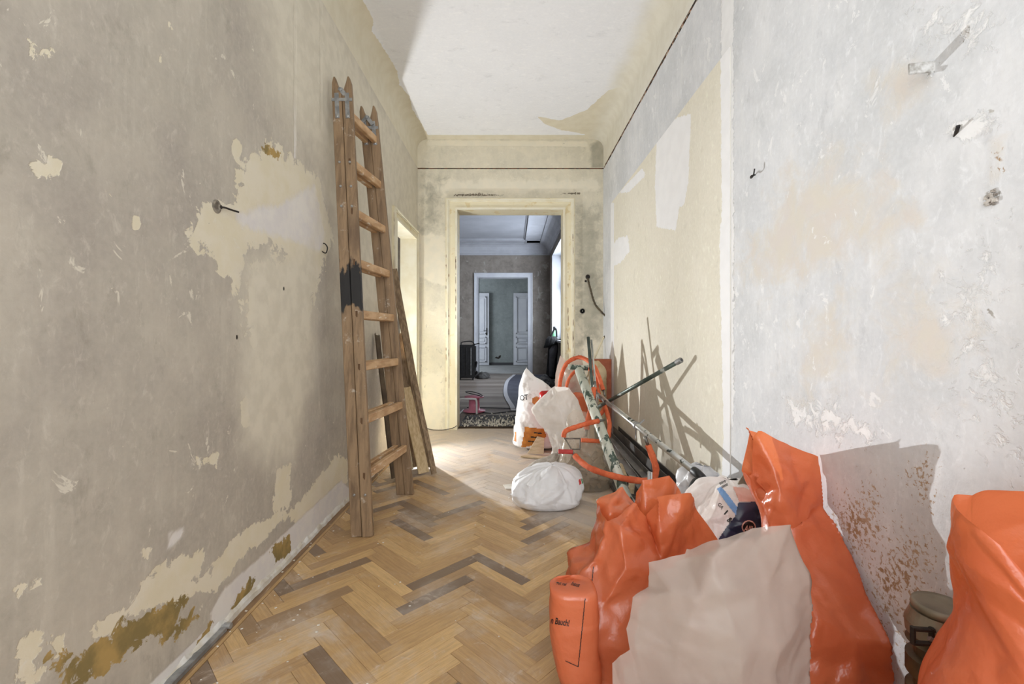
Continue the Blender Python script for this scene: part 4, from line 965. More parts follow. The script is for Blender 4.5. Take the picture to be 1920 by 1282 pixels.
def text_on(name, body, target, m, parent, org, size, ang=0.0, shear=0.0, squash=1.0, off=.0022, bold=0.0):
    cu = bpy.data.curves.new('t', 'FONT'); cu.body = body; cu.size = 1.0; cu.offset = bold; cu.resolution_u = 3
    t = bpy.data.objects.new('t', cu); C.objects.link(t); bpy.context.view_layer.update()
    me = bpy.data.meshes.new_from_object(t.evaluated_get(bpy.context.evaluated_depsgraph_get())); bpy.data.objects.remove(t); bpy.data.curves.remove(cu)
    bm = new_bm(); bm.from_mesh(me); bpy.data.meshes.remove(me)
    bmesh.ops.triangulate(bm, faces=bm.faces[:]); bmesh.ops.subdivide_edges(bm, edges=[e for e in bm.edges if e.calc_length() > .15], cuts=2, use_grid_fill=True)
    bvh = bvh_of(target); ca, sa = math.cos(ang), math.sin(ang); bad = []
    for v in bm.verts:
        x, y = v.co.x*size*squash+v.co.y*size*shear, v.co.y*size
        q = project(bvh, org[0]+x*ca+y*sa, org[1]+x*sa-y*ca, off)
        if q is None: bad.append(v)
        else: v.co = q
    if bad: bmesh.ops.delete(bm, geom=bad, context='VERTS')
    return obj(name, bm, m, parent, False, False)

# ------------------------------------------------------------------ rubble lumps used inside see-through sacks
def rubble(name, c, rx, ry, h, n, seed, m, parent):
    rng = random.Random(seed); bm = new_bm()
    for i in range(n):
        a = rng.uniform(0, 2*PI); r = math.sqrt(rng.random()); z = rng.random()**1.3*h; f = (1-(z/h)**2*.6)*.86
        p_ = Vector((c[0]+math.cos(a)*r*rx*f, c[1]+math.sin(a)*r*ry*f, c[2]+.03+z)); s = rng.uniform(.014, .038)
        vs = box(bm, (-s, -s*.7, -s*.5), (s, s*.7, s*.5))
        for v in vs: v.co += Vector((rng.uniform(-1, 1), rng.uniform(-1, 1), rng.uniform(-1, 1)))*s*.3
        bmesh.ops.transform(bm, matrix=Matrix.Translation(p_) @ Euler((rng.uniform(0, 6), rng.uniform(0, 6), 0)).to_matrix().to_4x4(), verts=vs)
    o = obj(name, bm, m, parent); o['kind'] = 'stuff'; return o
m_rub = simple('brick_rubble', (150, 128, 104), (182, 166, 146), 9, .9, c3=(140, 84, 60), lo3=.6, hi3=.64, scale3=5)

# ------------------------------------------------------------------ white woven sack with orange print, by the big doorway
Y = 4.22
t = thing('rubble_sack', 'tall white printed sack with orange labels standing at the big doorway', 'sack', (.22, Y, 0))
k = N('white_plastic_sack'); v = k.gen(); col = k.mix(k.sstep(k.noise(v, 9, 6, .65), .52, .66, 0, .55), lin((242, 241, 240)), lin((176, 166, 154))); k.bump(k.noise(v, 34, 5), .4, .006); m_psack = k.done(col, .42)
b = bag('sack_body', [rp(836, 985, 1040, Y, .10, 3), rp(830, 963, 1046, Y, .15, 3), rp(800, 965, 1048, Y, .16, 2.8), rp(760, 970, 1044, Y, .14, 2.6), rp(725, 976, 1036, Y, .10, 2.4), rp(705, 982, 1026, Y, .06, 2.2), rp(698, 986, 1018, Y, .03, 2)], m_psack, 7, 130, 80, .022, 30, parent=t, rim=[(0, -.09), (90, -.03), (180, .05), (270, -.03)])
m_op = simple('orange_print', (206, 132, 48), (184, 112, 40), 20, .5)
lb = decal('orange_label', [(984,800),(1022,804),(1024,818),(1006,833),(977,840),(981,820)], b, m_op, t, 1.6)
decal('orange_label', [(998,746),(1006,743),(1014,746),(1012,756),(1004,760),(998,755)], b, m_op, t, 1.4); decal('orange_label', [(963,808),(968,810),(968,828),(963,826)], b, m_op, t, 1.4)
for x0, y0, L_ in ((1001, 810, 15), (995, 818, 18), (990, 826, 15)): decal('print_line', [(x0, y0), (x0+L_, y0+1.2), (x0+L_, y0+3.2), (x0, y0+2.4)], b, m_ink, t, .8, .004)
text_on('print', 'OT', b, m_ink, t, (975, 751), 14, -.15, 0, .8, bold=.02)

# ------------------------------------------------------------------ white carrier sack with twisted foot
Y = 3.66
t = thing('white_sack', 'open white plastic sack twisted narrow at its foot beside the orange pipes', 'sack', P(1040, 872, Y))
m_wsk = film('white_sheet_film', (244, 241, 237), (236, 231, 224), .38, .04, .35, .45, 4, .15, 16)
WP = [(1026,735,3.58),(1040,726,3.56),(1066,727,3.60),(996,768,3.56),(1047,758,3.47),(1100,792,3.66),(1006,786,3.55),(1056,786,3.46),(1030,818,3.55),(1062,822,3.48),(1094,824,3.58),(1038,850,3.60),(1056,852,3.55),(1072,852,3.58),(1084,752,3.62),(1030,876,3.60),(1056,876,3.56),(1074,872,3.6)]
facet_bag('film', WP, [(0,1,4,3),(1,2,14,4),(4,14,5,7),(3,4,7,6),(6,7,9,8),(7,5,10,9),(8,9,12,11),(9,10,13,12),(11,12,16,15),(12,13,17,16)], m_wsk, .10, 12, t, .010, .012, 60, .08, 1, floor=(15, 16, 17), shrink=.1, open_=((0, 1), (1, 2), (2, 14)))
t2 = thing('tied_bag', 'crumpled off-white bag end lying on the floor in front of the white sack', 'bag', P(1022, 876, 3.55))
bag('film', [(.20, 3.41, .004, .05, .05, 0, 2), (.22, 3.41, .02, .10, .07, .2, 2), (.25, 3.42, .06, .11, .075, .2, 2), (.30, 3.43, .10, .08, .06, .2, 2), (.335, 3.44, .125, .04, .035, 0, 2), (.35, 3.45, .15, .02, .02, 0, 2)], film('grey_white_film', (214, 206, 196), (176, 166, 154), .2, 0, .5, .4, 14, .5, 40), 4, 90, 50, .014, 34, parent=t2, gather=(9, .05, .1))

# ------------------------------------------------------------------ puffy white bag lying on the parquet
t = thing('puffy_bag', 'puffy white plastic bag lying on the parquet with a tiny green and red tag', 'bag', (.20, 2.80, 0))
Y = 2.86
b = bag('film', [(.205, Y, .003, .10, .09, 0, 2), (.205, Y-.02, .008, .19, .15, 0, 2.2), (.205, Y-.01, .04, .222, .185, 0, 2.2), (.21, Y, .10, .225, .18, 0, 2.1), (.22, Y+.02, .16, .195, .15, 0, 2), (.235, Y+.03, .205, .14, .11, 0, 2), (.25, Y+.04, .222, .08, .06, 0, 2), (.25, Y+.04, .226, .01, .01, 0, 2)], m_white, 21, 200, 110, .038, 22, parent=t)
decal('green_tag', [(1090,897),(1097,895),(1098,904),(1091,907)], b, simple('green_print', (60, 140, 84), None, rough=.5), t, 1.0); decal('red_tag', [(1085,899),(1089,897),(1090,907),(1086,909)], b, simple('red_print', (196, 60, 56), None, rough=.5), t, 1.0)
bm = new_bm(); prism(bm, [(-.02, 2.99, .004), (.045, 2.94, .004), (.05, 2.98, .004), (.02, 3.02, .004)], (0, 0, .001)); obj('corner_flap', bm, m_white, t)

# ------------------------------------------------------------------ clear rubble sack
Y = 3.16
t = thing('clear_sack', 'see-through brownish sack of rubble behind the puffy white bag', 'sack', (.52, Y, 0))
rubble('rubble_fill', (.51, Y, 0), .16, .13, .24, 150, 6, m_rub, t)
bag('film', [(.51, Y, .003, .10, .08, 0, 2), (.51, Y, .01, .17, .14, 0, 2.2), (.51, Y, .12, .185, .155, 0, 2.2), (.51, Y, .25, .17, .14, 0, 2), (.51, Y+.02, .36, .14, .11, 0, 2), (.50, Y+.05, .46, .12, .09, 0, 2)], m_clear, 31, 120, 70, .016, 22, parent=t, rim=[(0, .0), (120, .05), (200, -.03), (270, -.04)])

# ------------------------------------------------------------------ sacks heaped in the corner behind
m_pclear = film('pinkish_clear_film', (226, 206, 194), (214, 190, 176), .35, .30, .25, .6, 6, .4, 26)
m_redp = simple('red_plastic', (206, 34, 30), (180, 24, 24), 6, .35)
t = thing('clear_sack', 'pinkish see-through sack with red scraps in the corner by the beige panel', 'sack', (.57, 4.50, 0))
rubble('red_scraps', (.57, 4.50, .1), .12, .12, .42, 70, 15, simple('dark_red_scrap', (150, 34, 32), (196, 60, 50), 8, .5), t)
bag('film', [(.57, 4.50, .003, .10, .10, 0, 2), (.57, 4.50, .02, .14, .14, 0, 2.2), (.57, 4.50, .3, .145, .15, 0, 2.2), (.57, 4.50, .55, .145, .14, 0, 2), (.57, 4.50, .70, .13, .12, 0, 2), (.57, 4.50, .80, .10, .09, 0, 2)], m_pclear, 41, 120, 80, .03, 28, parent=t, rim=[(0, .06), (90, -.04), (180, .05), (270, -.03)])
t = thing('tan_bag', 'tan crumpled paper bag behind the dark poles in the corner', 'bag', (.83, 4.40, 0))
bag('paper', [(.83, 4.40, .003, .05, .05, 0, 2), (.83, 4.40, .02, .08, .08, 0, 2.2), (.83, 4.40, .4, .09, .085, 0, 2.2), (.82, 4.40, .65, .085, .08, 0, 2), (.81, 4.40, .76, .055, .06, 0, 2), (.80, 4.40, .80, .03, .03, 0, 2)], simple('tan_paper', (206, 188, 156), (184, 164, 130), 8, .8, bump=.3), 51, 110, 70, .025, 30, parent=t)
bm = new_bm(); bar(bm, (.90, 4.62, .0), (.90, 4.62, .80), .19, .10, (1, 0, 0), .006); tag(obj('terracotta_block', bm, simple('terracotta', (186, 112, 84), (168, 96, 70), 9, .9, bump=.3)), 'tall reddish terracotta block standing in the corner behind the sacks', 'block')
t = thing('red_bag', 'bright red plastic bag lying between the printed sack and the pipes', 'bag', (.33, 3.90, 0))
bag('film', [(.40, 3.90, .003, .03, .03, 0, 2), (.40, 3.90, .02, .05, .05, 0, 2), (.39, 3.90, .3, .06, .06, .0, 2), (.355, 3.90, .46, .125, .085, 0, 2), (.36, 3.90, .54, .13, .07, 0, 2), (.36, 3.90, .57, .10, .05, 0, 2), (.36, 3.90, .575, .02, .02, 0, 2)], m_redp, 61, 90, 50, .02, 16, parent=t)
t = thing('orange_scrap', 'deep orange crumpled plastic lump next to the red bag', 'plastic', (.54, 3.90, 0))
bag('film', [(.58, 3.92, .003, .03, .03, 0, 2), (.58, 3.92, .02, .05, .05, 0, 2), (.57, 3.92, .36, .08, .06, 0, 2), (.57, 3.92, .46, .07, .055, 0, 2), (.565, 3.92, .53, .065, .05, 0, 2), (.56, 3.92, .555, .02, .02, 0, 2)], m_orange, 66, 70, 40, .012, 12, parent=t)
# wooden offcuts by the white sacks
m_of = simple('pale_offcut', (206, 188, 158), (186, 166, 134), 8, .8, stretch=(1, 6, 6))
for i, (lab, pts, dz) in enumerate((('pale triangular wooden offcut leaning between the two white sacks', [(.13, 3.98, .01), (.27, 3.95, .012), (.28, 4.0, .14), (.22, 4.02, .15)], .012), ('flat pale wooden offcut on the floor in front of the printed sack', [(.07, 3.88, .004), (.30, 3.80, .004), (.31, 3.86, .004), (.12, 3.93, .004)], .012))):
    bm = new_bm(); prism(bm, pts, (0, .0 if i else .012, dz if i else .0)); tag(obj('wooden_offcut', bm, m_of), lab, 'offcut')

# ================================================================== pipes and poles
m_gp = simple('flaking_pale_pipe', (206, 208, 196), (190, 194, 180), 9, .45, .1, c3=(72, 88, 78), lo3=.53, hi3=.57, scale3=13, stretch=(1.5, 1.5, .35))
m_steel = simple('bright_tube', (206, 206, 202), (176, 178, 176), 14, .28, .75, c3=(72, 78, 74), lo3=.60, hi3=.63, scale3=17)
m_dpole = simple('dark_green_steel', (70, 82, 76), (104, 114, 108), 12, .4, .55, c3=(176, 180, 174), lo3=.60, hi3=.66, scale3=12)
m_chrome = simple('thin_zinc_tube', (196, 198, 200), None, rough=.25, metal=.9)
def straight(name, label, p0, p1, r, m, cat='pipe', group=None):
    bm = new_bm(); pipe(bm, p0, p1, r, max(.002, r*.18), 18); o = obj(name, bm, m, None, True)
    return tag(o, label, cat, group)
t = thing('flaking_pipe', 'thick pale pipe with flaking green paint slanting down among the orange pipes', 'pipe', P(1186, 955, 2.56))
bm = new_bm(); pipe(bm, P(1086, 694, 3.42), P(1188, 972, 2.50), .034, .006, 20); obj('tube', bm, m_gp, t, True)
bm = new_bm(); pipe(bm, P(1078, 690, 3.45)+Vector((-.05, 0, .01)), P(1078, 690, 3.45)+Vector((.10, .02, 0)), .020, .004, 14); obj('top_tee', bm, m_gp, t, True)
t = thing('long_tube', 'long bright metal tube with a black bent end resting on the sacks', 'pipe', P(1310, 890, 2.0))
a, b_ = P(1098, 722, 3.62), P(1308, 888, 2.02)
bm = new_bm(); pipe(bm, a, b_, .0165, .003, 18); obj('tube', bm, m_steel, t, True)
bm = new_bm(); d = (b_-a).normalized(); tube(bm, smooth_path([b_-d*.03, b_+d*.005, b_+d*.02+Vector((.012, -.005, -.02)), P(1305, 905, 1.98), P(1295, 928, 1.95), P(1288, 950, 1.93)], 6), .020, 14); obj('black_elbow', bm, m_blk, t, True)
bm = new_bm(); c = a.lerp(b_, .60); lathe(bm, [(.017, -.012), (.022, -.012), (.022, .012), (.017, .012)], 16, Matrix.Translation(c) @ d.to_track_quat('Z', 'Y').to_matrix().to_4x4()); bar(bm, c+Vector((.018, 0, .012)), c+Vector((.045, 0, .034)), .008, .008); bar(bm, c+Vector((-.004, 0, -.02)), c+Vector((-.006, 0, -.075)), .012, .003); obj('pipe_clip', bm, m_zinc, t)
straight('dark_pole', 'dark metal pole sticking out from the orange pipes towards the beige panel', P(1118, 765, 3.30), P(1273, 677, 2.545), .013, m_dpole)
bm = new_bm(); q = P(1273, 677, 2.545); lathe(bm, [(0, -.02), (.016, -.02), (.016, .018), (.009, .022), (.009, .005), (0, .005)], 16, Matrix.Translation(q) @ (q-P(1118, 765, 3.30)).to_track_quat('Z', 'Y').to_matrix().to_4x4()); e = obj('pole_cap', bm, m_zinc); attach(e, bpy.data.objects['dark_pole'])
straight('upright_pole', 'dark upright pole leaning in front of the doorway corner', P(1103, 632, 3.55), P(1119, 830, 3.25), .0125, m_dpole)
straight('upright_pole', 'pale thin upright pole beside the dark upright pole', P(1109, 637, 3.53), P(1123, 800, 3.28), .008, m_steel)
t = thing('standing_tube', 'thin zinc double tube standing upright behind the split orange bag', 'pipe', P(1218, 1000, 2.15))
bm = new_bm(); pipe(bm, P(1217, 884, 2.2), Vector(P(1217, 1036, 2.2)), .008, .002, 12); obj('tube', bm, m_chrome, t, True)
bm = new_bm(); pipe(bm, P(1221, 885, 2.19), Vector(P(1221, 1037, 2.19)), .006, .002, 12); obj('tube', bm, m_chrome, t, True)

# drywall profiles along the foot of the right wall: U-channels
m_prof = simple('dull_grey_channel', (150, 148, 146), (124, 122, 120), 5, .5, .1, c3=(168, 162, 152), lo3=.58, hi3=.66, scale3=9)
m_profd = simple('dark_grey_channel', (104, 102, 100), (84, 82, 80), 6, .5, .1, c3=(130, 126, 120), lo3=.62, hi3=.68, scale3=9)
def channel(label, p0, p1, w, h, tw, m):
    p0, p1 = Vector(p0), Vector(p1); d, s, u = frame_of(p1-p0); M = Matrix.Rotation(tw, 3, d); s, u = M @ s, M @ u; th = .003
    pr = [(-w/2, 0), (w/2, 0), (w/2, h), (w/2-th, h), (w/2-th, th), (-w/2+th, th), (-w/2+th, h), (-w/2, h)]
    bm = new_bm(); prism(bm, [p0+s*a_+u*c_ for a_, c_ in pr], p1-p0)
    tag(obj('metal_channel', bm, m), label, 'metal profile', 'metal channels along the foot of the wall')
channel('dark channel standing on edge tight against the foot of the beige panel', (.965, 4.25, .005), (.965, 1.95, .005), .05, .19, 0, m_profd)
channel('grey channel lying open side up next to the edgewise dark channel', (.895, 4.25, .085), (.885, 2.05, .075), .075, .05, .15, m_prof)
channel('grey channel under the other channels with its open side down', (.885, 4.2, .072), (.88, 2.2, .062), .085, .055, PI, m_profd)
channel('dull grey channel furthest from the wall on the parquet', (.785, 4.2, .004), (.755, 2.12, .004), .07, .06, 0, m_prof)
channel('dark channel flat on the parquet beside the thick pale pipe', (.715, 3.9, .004), (.675, 2.25, .004), .05, .04, 0, m_profd)
channel('light channel propped on the dull grey ones', (.825, 4.1, .13), (.80, 2.25, .075), .05, .035, .5, m_prof)
# wooden pegs among them
for lab, p0, p1 in (('short pale wooden peg lying among the metal channels', P(1163, 873, 3.2), P(1172, 895, 3.05)), ('pale wooden peg end standing below the curved orange pipe', P(1186, 892, 2.85), P(1183, 925, 2.82))):
    bm = new_bm(); tube(bm, [p0, p1], .02, 12); tag(obj('wooden_peg', bm, m_of), lab, 'peg')

# orange insulated copper pipes
k = N('orange_insulation'); v = k.gen(); col = k.mix(k.sstep(k.noise(v, 20, 5), .4, .65), lin((224, 112, 70)), lin((204, 92, 54))); col = k.mix(k.sstep(k.noise(v, 46, 5, .7), .66, .72), col, lin((110, 44, 24))); k.bump(k.noise(v, 90, 4), .5, .006); m_ins = k.done(col, .75)
m_cop = simple('grey_pipe_end', (150, 146, 140), (110, 106, 100), 20, .45, .7)
def hose(label, pts, r=.017, ends=()):
    path = smooth_path([P(*p) for p in pts], 8)
    t = thing('insulated_pipe', label, 'pipe', path[0], 'orange insulated pipes')
    bm = new_bm(); tube(bm, path, r, 14, rfun=lambda u: r*(1+.05*math.sin(u*57)+.04*math.sin(u*131))); obj('insulation', bm, m_ins, t, True)
    if 0 in ends: bm = new_bm(); tube(bm, [path[0], path[0]+(path[0]-path[2]).normalized()*.05], r*.5, 10); obj('pipe_end', bm, m_cop, t, True)
    if 1 in ends: bm = new_bm(); tube(bm, [path[-1], path[-1]+(path[-1]-path[-3]).normalized()*.05], r*.5, 10); obj('pipe_end', bm, m_cop, t, True)
hose('orange pipe bent into a tall arch over the white sack', [(1046,768,3.78),(1048,735,3.76),(1053,702,3.74),(1063,681,3.72),(1078,671.5,3.7),(1093,671,3.66),(1112,684,3.58),(1122,704,3.52),(1131,731,3.46)], .0165, (1,))
hose('second orange pipe running inside the tall arch', [(1058,764,3.72),(1060,738,3.72),(1066,712,3.70),(1080,695,3.68),(1100,690,3.64),(1116,704,3.56),(1121,728,3.5),(1127,752,3.42)], .013)
hose('orange pipe hanging from the dark upright pole', [(1114,727,3.30),(1111,748,3.26),(1107,770,3.22),(1102,790,3.19),(1100,805,3.18)], .019, (0, 1))
hose('orange pipe hooked to the right of the slanting pale pipe', [(1134,750,3.36),(1134,762,3.34),(1128,774,3.30),(1118,783,3.26)], .015)
hose('orange pipe drooping behind the slanting pale pipe', [(1135,764,3.30),(1140,780,3.26),(1143,798,3.22),(1140,822,3.18)], .015)
hose('short orange pipe angled over the clear rubble sack', [(1122,789,2.98),(1104,793,2.94),(1084,799,2.9),(1064,806,2.88),(1058,812,2.88),(1057,819,2.88)], .016, (0,))
hose('straight orange pipe piece across the clear rubble sack', [(1124,827,3.02),(1108,826,3.0),(1090,825,2.98)], .014, (0,))
hose('long orange pipe swinging low past the pale pipe and up again', [(1078,854,2.86),(1090,866,2.80),(1108,878,2.72),(1142,890,2.64),(1182,899,2.58),(1214,901,2.53),(1226,895,2.5),(1230,880,2.49),(1225,860,2.49),(1215,834,2.5)], .018, (0, 1))
t = thing('pipe_bracket', 'grey angled pipe bracket joining the orange pipes over the rubble sack', 'bracket', P(1070, 830, 2.88))
bm = new_bm(); bar(bm, P(1058, 820, 2.88), P(1078, 853, 2.86), .012, .008, None, .002); obj('arm', bm, m_cop, t)
bm = new_bm(); bar(bm, P(1060, 822, 2.9), P(1088, 822, 2.92), .010, .008, None, .002); bar(bm, P(1088, 822, 2.92), P(1087, 842, 2.92), .010, .008, None, .002); bar(bm, P(1087, 842, 2.92), P(1071, 842, 2.88), .010, .008, None, .002); obj('loop', bm, m_cop, t)
bm = new_bm(); tube(bm, [P(1047, 846, 2.87), P(1074, 847, 2.865)], .015, 12); obj('red_stub', bm, simple('red_insulation', (196, 70, 66), (176, 56, 54), 30, .7), t)
# scraps and chips on the floor
m_chipw = simple('white_chip', (234, 230, 222), (216, 210, 198), 20, .8)
for lab, pts in (('white plaster flake on the parquet right of the puffy bag', [(1118,938),(1136,933),(1144,937),(1124,943)]), ('small white flake on the parquet under the thick pale pipe', [(1150,966),(1166,962),(1168,966),(1154,970)]), ('thin white paper scrap beside the puffy bag', [(943,910),(972,908),(964,917),(948,917)])):
    bm = new_bm(); prism(bm, [Vector(((a-VX)/F*(904.5/(c-VY)), 904.5/(c-VY), .001)) for a, c in pts], (0, 0, .006)); tag(obj('plaster_flake', bm, m_chipw), lab, 'flake')
rng = random.Random(77); bm = new_bm()
for i in range(190):
    y = 1.3+3.6*rng.random()**1.0; x = rng.uniform(-1.0, .7) if rng.random() < .6 else rng.uniform(-1.03, -.8); s = rng.uniform(.001, .003)
    vs = box(bm, (-s*1.5, -s, 0), (s*1.5, s, s*.6)); bmesh.ops.transform(bm, matrix=Matrix.Translation((x, y, .0005)) @ Matrix.Rotation(rng.uniform(0, 3), 4, 'Z'), verts=vs)
cr = tag(obj('paint_flecks', bm, m_chipw), 'tiny white paint flecks scattered over the parquet', 'flecks'); cr['kind'] = 'stuff'
# ================================================================== bags in front
# split orange bag with the folded, printed flap
t = thing('orange_bag', 'split orange sack with a folded printed flap standing on the parquet', 'bag', (.42, 1.48, 0))
Y = 1.46
OP = [(1190,944,1.45),(1140,976,1.40),(1136,1010,1.38),(1120,1060,1.37),(1082,1082,1.37),(1214,977,1.47),(1164,986,1.36),(1232,932,1.41),(1290,922,1.42),(1306,948,1.46),(1308,1020,1.45),(1240,1050,1.37),(1222,1100,1.32),(1172,1062,1.31),(1130,1140,1.30),(1110,1200,1.29),(1200,1200,1.27),(1075,1290,1.30),(1250,1300,1.26),(1320,1150,1.36),(1340,1300,1.36),(1345,1025,1.50),(1062,1200,1.36)]
b1 = facet_bag('film', OP, [(0,5,6,1),(1,6,13,2),(2,13,14,3),(3,14,4),(6,5,11,13),(5,7,11),(7,8,10,11),(8,9,10),(11,12,13),(12,16,14,13),(14,16,15),(15,16,18,17),(4,14,15,22),(22,15,17),(10,19,12,11),(12,19,16),(19,20,18,16),(9,21,10),(10,21,19)], m_orange, .16, 71, t, .008, .016, 50, .13, 1, floor=(17, 18, 20), open_=((0, 1), (0, 5), (5, 7), (7, 8), (8, 9), (9, 21)))
fl = bag('folded_flap', [rp(1300, 1062, 1120, 1.27, .05, 3), rp(1270, 1050, 1128, 1.265, .06, 3), rp(1210, 1036, 1124, 1.262, .06, 3.2), rp(1150, 1031, 1122, 1.262, .055, 3.4), rp(1106, 1031, 1118, 1.262, .05, 3.4), rp(1094, 1032, 1112, 1.27, .04, 3), rp(1088, 1040, 1095, 1.29, .02, 2.2), rp(1085, 1055, 1075, 1.31, .005, 2)], m_orange, 73, 130, 80, .008, 12, parent=t)
text_on('print', 'n Bauch!', fl, m_ink, t, (1032.0, 1168), 17.0, .17, 0, .60, bold=.02)
text_on('print', 'haus', fl, m_ink, t, (1070, 1096), 11, .25, .3, .8, bold=.02); text_on('print', 'gut rei', fl, m_ink, t, (1042, 1094), 9, .22, .3, .8, bold=.02)
decal('print_line', [(1096.5,1122),(1098,1122),(1085,1250),(1083.5,1250)], fl, m_ink, t, .7, .002); decal('print_line', [(1060,1238),(1084,1249),(1084,1250.5),(1060,1239.5)], fl, m_ink, t, .7, .002)
decal('print_line', [(1112,1062),(1113.4,1062),(1109.4,1106),(1108,1106)], b1, m_ink, t, .7, .002)

# milky bag in front
Y = 1.02
t = thing('milky_bag', 'large milky torn plastic bag in front of the orange sacks', 'bag', (.43, Y, 0))
MP = [(1217,1054,1.10),(1283,1037,1.08),(1285,1028,1.08),(1346,1011,1.05),(1411,990,1.04),(1482,983,1.07),(1494,1018,1.08),(1514,1071,1.07),(1520,1123,1.06),(1518,1310,1.04),(1216,1100,1.09),(1188,1120,1.08),(1182,1158,1.07),(1174,1178,1.06),(1181,1217,1.04),(1148,1243,1.01),(1153,1320,.99),(1336,1046,1.01),(1356,1110,.98),(1388,1222,.96),(1405,1320,.94),(1260,1110,1.03),(1270,1220,.99),(1270,1320,.96),(1440,1100,1.0),(1460,1220,.97),(1465,1320,.96),(1310,1120,.995)]
mb = facet_bag('film', MP, [(0,1,21,10),(1,2,3,17),(1,17,27,21),(17,18,27),(3,4,17),(4,24,18,17),(4,5,6,24),(6,7,8,24),(24,8,25),(8,9,26,25),(18,24,25,19),(19,25,26,20),(27,18,19,22),(21,27,22),(22,19,20,23),(10,21,12,11),(12,21,22,14,13),(14,22,23,16,15)], m_milky, .08, 81, t, .008, .012, 40, .16, 1, floor=(9, 16, 20, 23, 26), bridge=((5, 6), (6, 7), (7, 8), (8, 9), (9, 26), (26, 20), (20, 23), (23, 16)), shrink=.22, drop=.075)
# tall orange sack against the wall
t = thing('orange_bag', 'tall orange sack with a pinched collar leaning to the pale wall', 'bag', (.77, 1.36, 0))
TP = [(1418,807,1.44),(1443,862,1.41),(1533,856,1.455),(1540,895,1.44),(1544,950,1.43),(1560,976,1.385),(1408,890,1.46),(1424,925,1.45),(1463,917,1.37),(1440,984,1.39),(1484,992,1.36),(1455,945,1.37),(1500,1100,1.26),(1570,1060,1.30),(1600,1045,1.32),(1625,1113,1.25),(1530,1156,1.20),(1605,1201,1.17),(1672,1203,1.155),(1678,1310,1.14),(1590,1320,1.12),(1480,1320,1.16),(1430,1100,1.33),(1410,1310,1.30)]
b2 = facet_bag('film', TP, [(6,0,1),(6,1,8,7),(7,8,11),(0,2,1),(1,2,3,8),(8,3,4,10),(11,8,10,9),(7,11,9),(4,5,10),(9,10,12,22),(10,5,14,13),(10,13,12),(13,14,15),(12,13,15,16),(16,15,17),(15,18,17),(17,18,19,20),(16,17,20,21),(12,16,22),(22,16,21,23)], m_orange, .05, 93, t, .008, .015, 50, .13, 1, floor=(19, 20, 21, 23), open_=((6, 0), (0, 2), (2, 3)))
# orange sack at the right edge
t = thing('orange_bag', 'orange sack with a wide open mouth beside the ribbed metal canister', 'bag', (.84, .76, 0))
b3 = bag('film', [(.83, .74, .003, .10, .10, 0, 2), (.83, .74, .01, .155, .155, 0, 2.6), (.83, .74, .25, .16, .16, 0, 2.4), (.845, .735, .42, .142, .14, 0, 2.3), (.855, .73, .50, .130, .125, 0, 2.2), (.868, .73, .58, .118, .115, 0, 2.1), (.868, .73, .645, .130, .11, 0, 2.0), (.862, .73, .71, .142, .11, 0, 2.0), (.850, .73, .775, .150, .11, 0, 2.0)],
    m_orange, 103, 220, 160, .030, 16, parent=t, rim=[(0, .0), (90, .012), (150, .012), (180, .0), (205, -.03), (235, -.10), (270, -.17), (310, -.15), (345, -.02)])

# ribbed metal canister
m_can = simple('grey_brown_metal', (142, 134, 116), (112, 104, 88), 14, .42, .45); m_cand = simple('brown_ribbed_metal', (96, 80, 52), (64, 52, 36), 14, .5, .3)
cc = Vector((.925, .985, 0)); t = thing('metal_canister', 'grey-brown ribbed metal canister with a clamp lever by the pale wall', 'canister', cc)
bm = new_bm(); prof = [(0, .002), (.058, .002)]
z = .045
while z < .36: prof += [(.058, z), (.058, z+.03), (.045, z+.036), (.045, z+.056), (.058, z+.062)]; z += .07
prof += [(.05, z), (.05, z+.01), (0, z+.01)]; lathe(bm, prof, 36, Matrix.Translation(cc)); obj('ribbed_body', bm, m_cand, t)
bm = new_bm(); zt = z+.01; lathe(bm, [(0, zt), (.058, zt), (.060, zt+.025), (.052, zt+.045), (.05, zt+.052), (0, zt+.052)], 36, Matrix.Translation(cc)); obj('collar', bm, m_can, t, False)
bm = new_bm(); zl_ = zt+.052; lathe(bm, [(0, zl_), (.050, zl_), (.053, zl_+.008), (.050, zl_+.018), (.040, zl_+.016), (.035, zl_+.013), (0, zl_+.013)], 36, Matrix.Translation(cc+Vector((.004, 0, 0)))); obj('lid', bm, m_can, t, True)
bm = new_bm(); hz = zt+.024; a = cc+Vector((-.060, -.040, hz)); bar(bm, a, cc+Vector((.04, -.072, hz-.045)), .012, .010, (0, 0, 1), .003); lv = obj('lever', bm, m_zinc, t)
bm = new_bm()
for q0, q1 in (((-.085, -.03, .012), (-.05, -.042, .016)), ((-.085, -.03, -.018), (-.05, -.042, -.012)), ((-.085, -.03, -.02), (-.085, -.03, .016)), ((-.055, -.04, -.02), (-.055, -.04, .02))):
    bar(bm, cc+Vector((q0[0], q0[1], hz+q0[2])), cc+Vector((q1[0], q1[1], hz+q1[2])), .010, .008, None, .002)
obj('clamp_loop', bm, m_iron, lv)

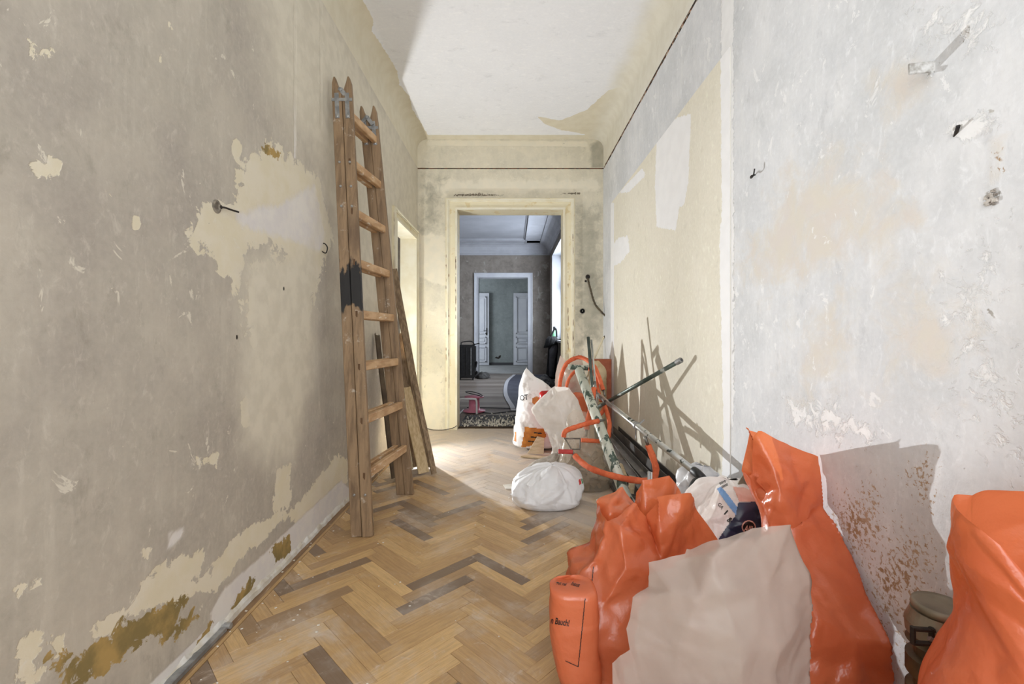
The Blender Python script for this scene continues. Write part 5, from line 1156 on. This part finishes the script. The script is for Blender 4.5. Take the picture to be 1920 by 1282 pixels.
# printed building-material bags behind the orange ones
Y = 1.78
t = thing('plaster_bag', 'crumpled white and navy building-material bag with printed emblem', 'bag', (.83, Y, 0))
k = N('printed_white_film'); v = k.gen(); col = k.mix(k.sstep(k.noise(v, 8, 5), .4, .7), lin((236, 230, 226)), lin((214, 202, 196))); nz = k.noise(v, 26, 5); k.bump(nz, .5, .008); m_pw = k.done(col, .35)
b4 = bag('film', [(.82, 1.78, .003, .09, .10, 0, 2), (.82, 1.78, .02, .15, .16, 0, 2.3), (.82, 1.78, .18, .165, .175, 0, 2.3), (.83, 1.78, .33, .155, .16, 0, 2.2), (.84, 1.78, .42, .13, .13, 0, 2), (.845, 1.79, .475, .085, .085, 0, 2), (.85, 1.79, .49, .02, .02, 0, 2)], m_pw, 111, 170, 100, .045, 24, parent=t)
m_navy = simple('navy_print', (48, 56, 84), (36, 42, 66), 10, .35); m_lblue = simple('light_blue_print', (120, 160, 206), (96, 134, 184), 10, .35); m_pinkp = simple('salmon_print', (226, 176, 160), (214, 160, 146), 12, .4)
decal('navy_print', [(1346,1012),(1362,988),(1378,968),(1384,942),(1422,940),(1440,948),(1448,970),(1440,992),(1420,1006),(1380,1012)], b4, m_navy, t, 1.6)
decal('blue_stripe', [(1344,916),(1352,912),(1364,926),(1382,950),(1380,966),(1366,948),(1354,932)], b4, m_lblue, t, 1.3, .0022)
decal('salmon_print', [(1374,912),(1396,914),(1424,926),(1422,940),(1386,940),(1380,926)], b4, m_pinkp, t, 1.4, .0022)
text_on('print', '0000', b4, m_ink, t, (1350, 909), 6.5, -.45, bold=.02); text_on('print', '0000', b4, m_ink, t, (1354, 915), 6.5, -.45, bold=.02)
text_on('print', 'GA', b4, m_ink, t, (1345, 945), 9, .9, bold=.01); text_on('print', '1', b4, m_ink, t, (1355, 962), 13, .5, .2, 1.2, bold=.04); text_on('print', '&', b4, m_ink, t, (1362, 976), 13, .5, .2, 1, bold=.04)
ov = [(1404+14*math.cos(i*PI/10)*.95+5*math.sin(i*PI/10)*.0, 988+13*math.sin(i*PI/10)) for i in range(20)]
em = decal('emblem_ring', ov, b4, m_pinkp, t, .9, .003); ov2 = [(1404+(x-1404)*.84, 988+(y_-988)*.84) for x, y_ in ov]; decal('emblem_field', ov2, b4, m_ink, t, .9, .0042)
text_on('print', 'AIII', b4, m_pinkp, t, (1394, 996), 17, .12, .2, .62, off=.0062, bold=.02)
t = thing('plaster_bag', 'greyish white bag with rows of small print behind the navy printed bag', 'bag', (.87, 2.12, .2))
b5 = bag('film', [(.87, 2.12, .20, .05, .06, 0, 2), (.87, 2.12, .21, .085, .10, 0, 2.3), (.87, 2.12, .30, .095, .11, 0, 2.3), (.88, 2.12, .37, .085, .10, 0, 2.2), (.885, 2.12, .42, .06, .07, 0, 2), (.89, 2.12, .45, .02, .03, 0, 2)], simple('greyish_film', (214, 214, 216), (190, 190, 194), 9, .35, bump=.4, bscale=24), 121, 140, 90, .04, 20, parent=t)
for i in range(9): text_on('print', 'iiii lii iiil ii lii'[:19-i], b5, m_ink, t, (1316+i*-.6, 905+i*4.4), 4.2, .32, 0, .8)
bm = new_bm(); prism(bm, [P(1384, 906, 1.72), P(1392, 892, 1.72), P(1400, 880, 1.72), P(1412, 890, 1.72), P(1424, 925, 1.72), P(1410, 940, 1.72), P(1392, 930, 1.72)], (.0, .012, -.01)); tag(obj('mortar_shard', bm, simple('olive_grey_mortar', (150, 146, 128), (128, 124, 108), 12, .9, bump=.4)), 'olive-grey mortar shard stuck between the navy bag and the tall orange sack', 'shard')
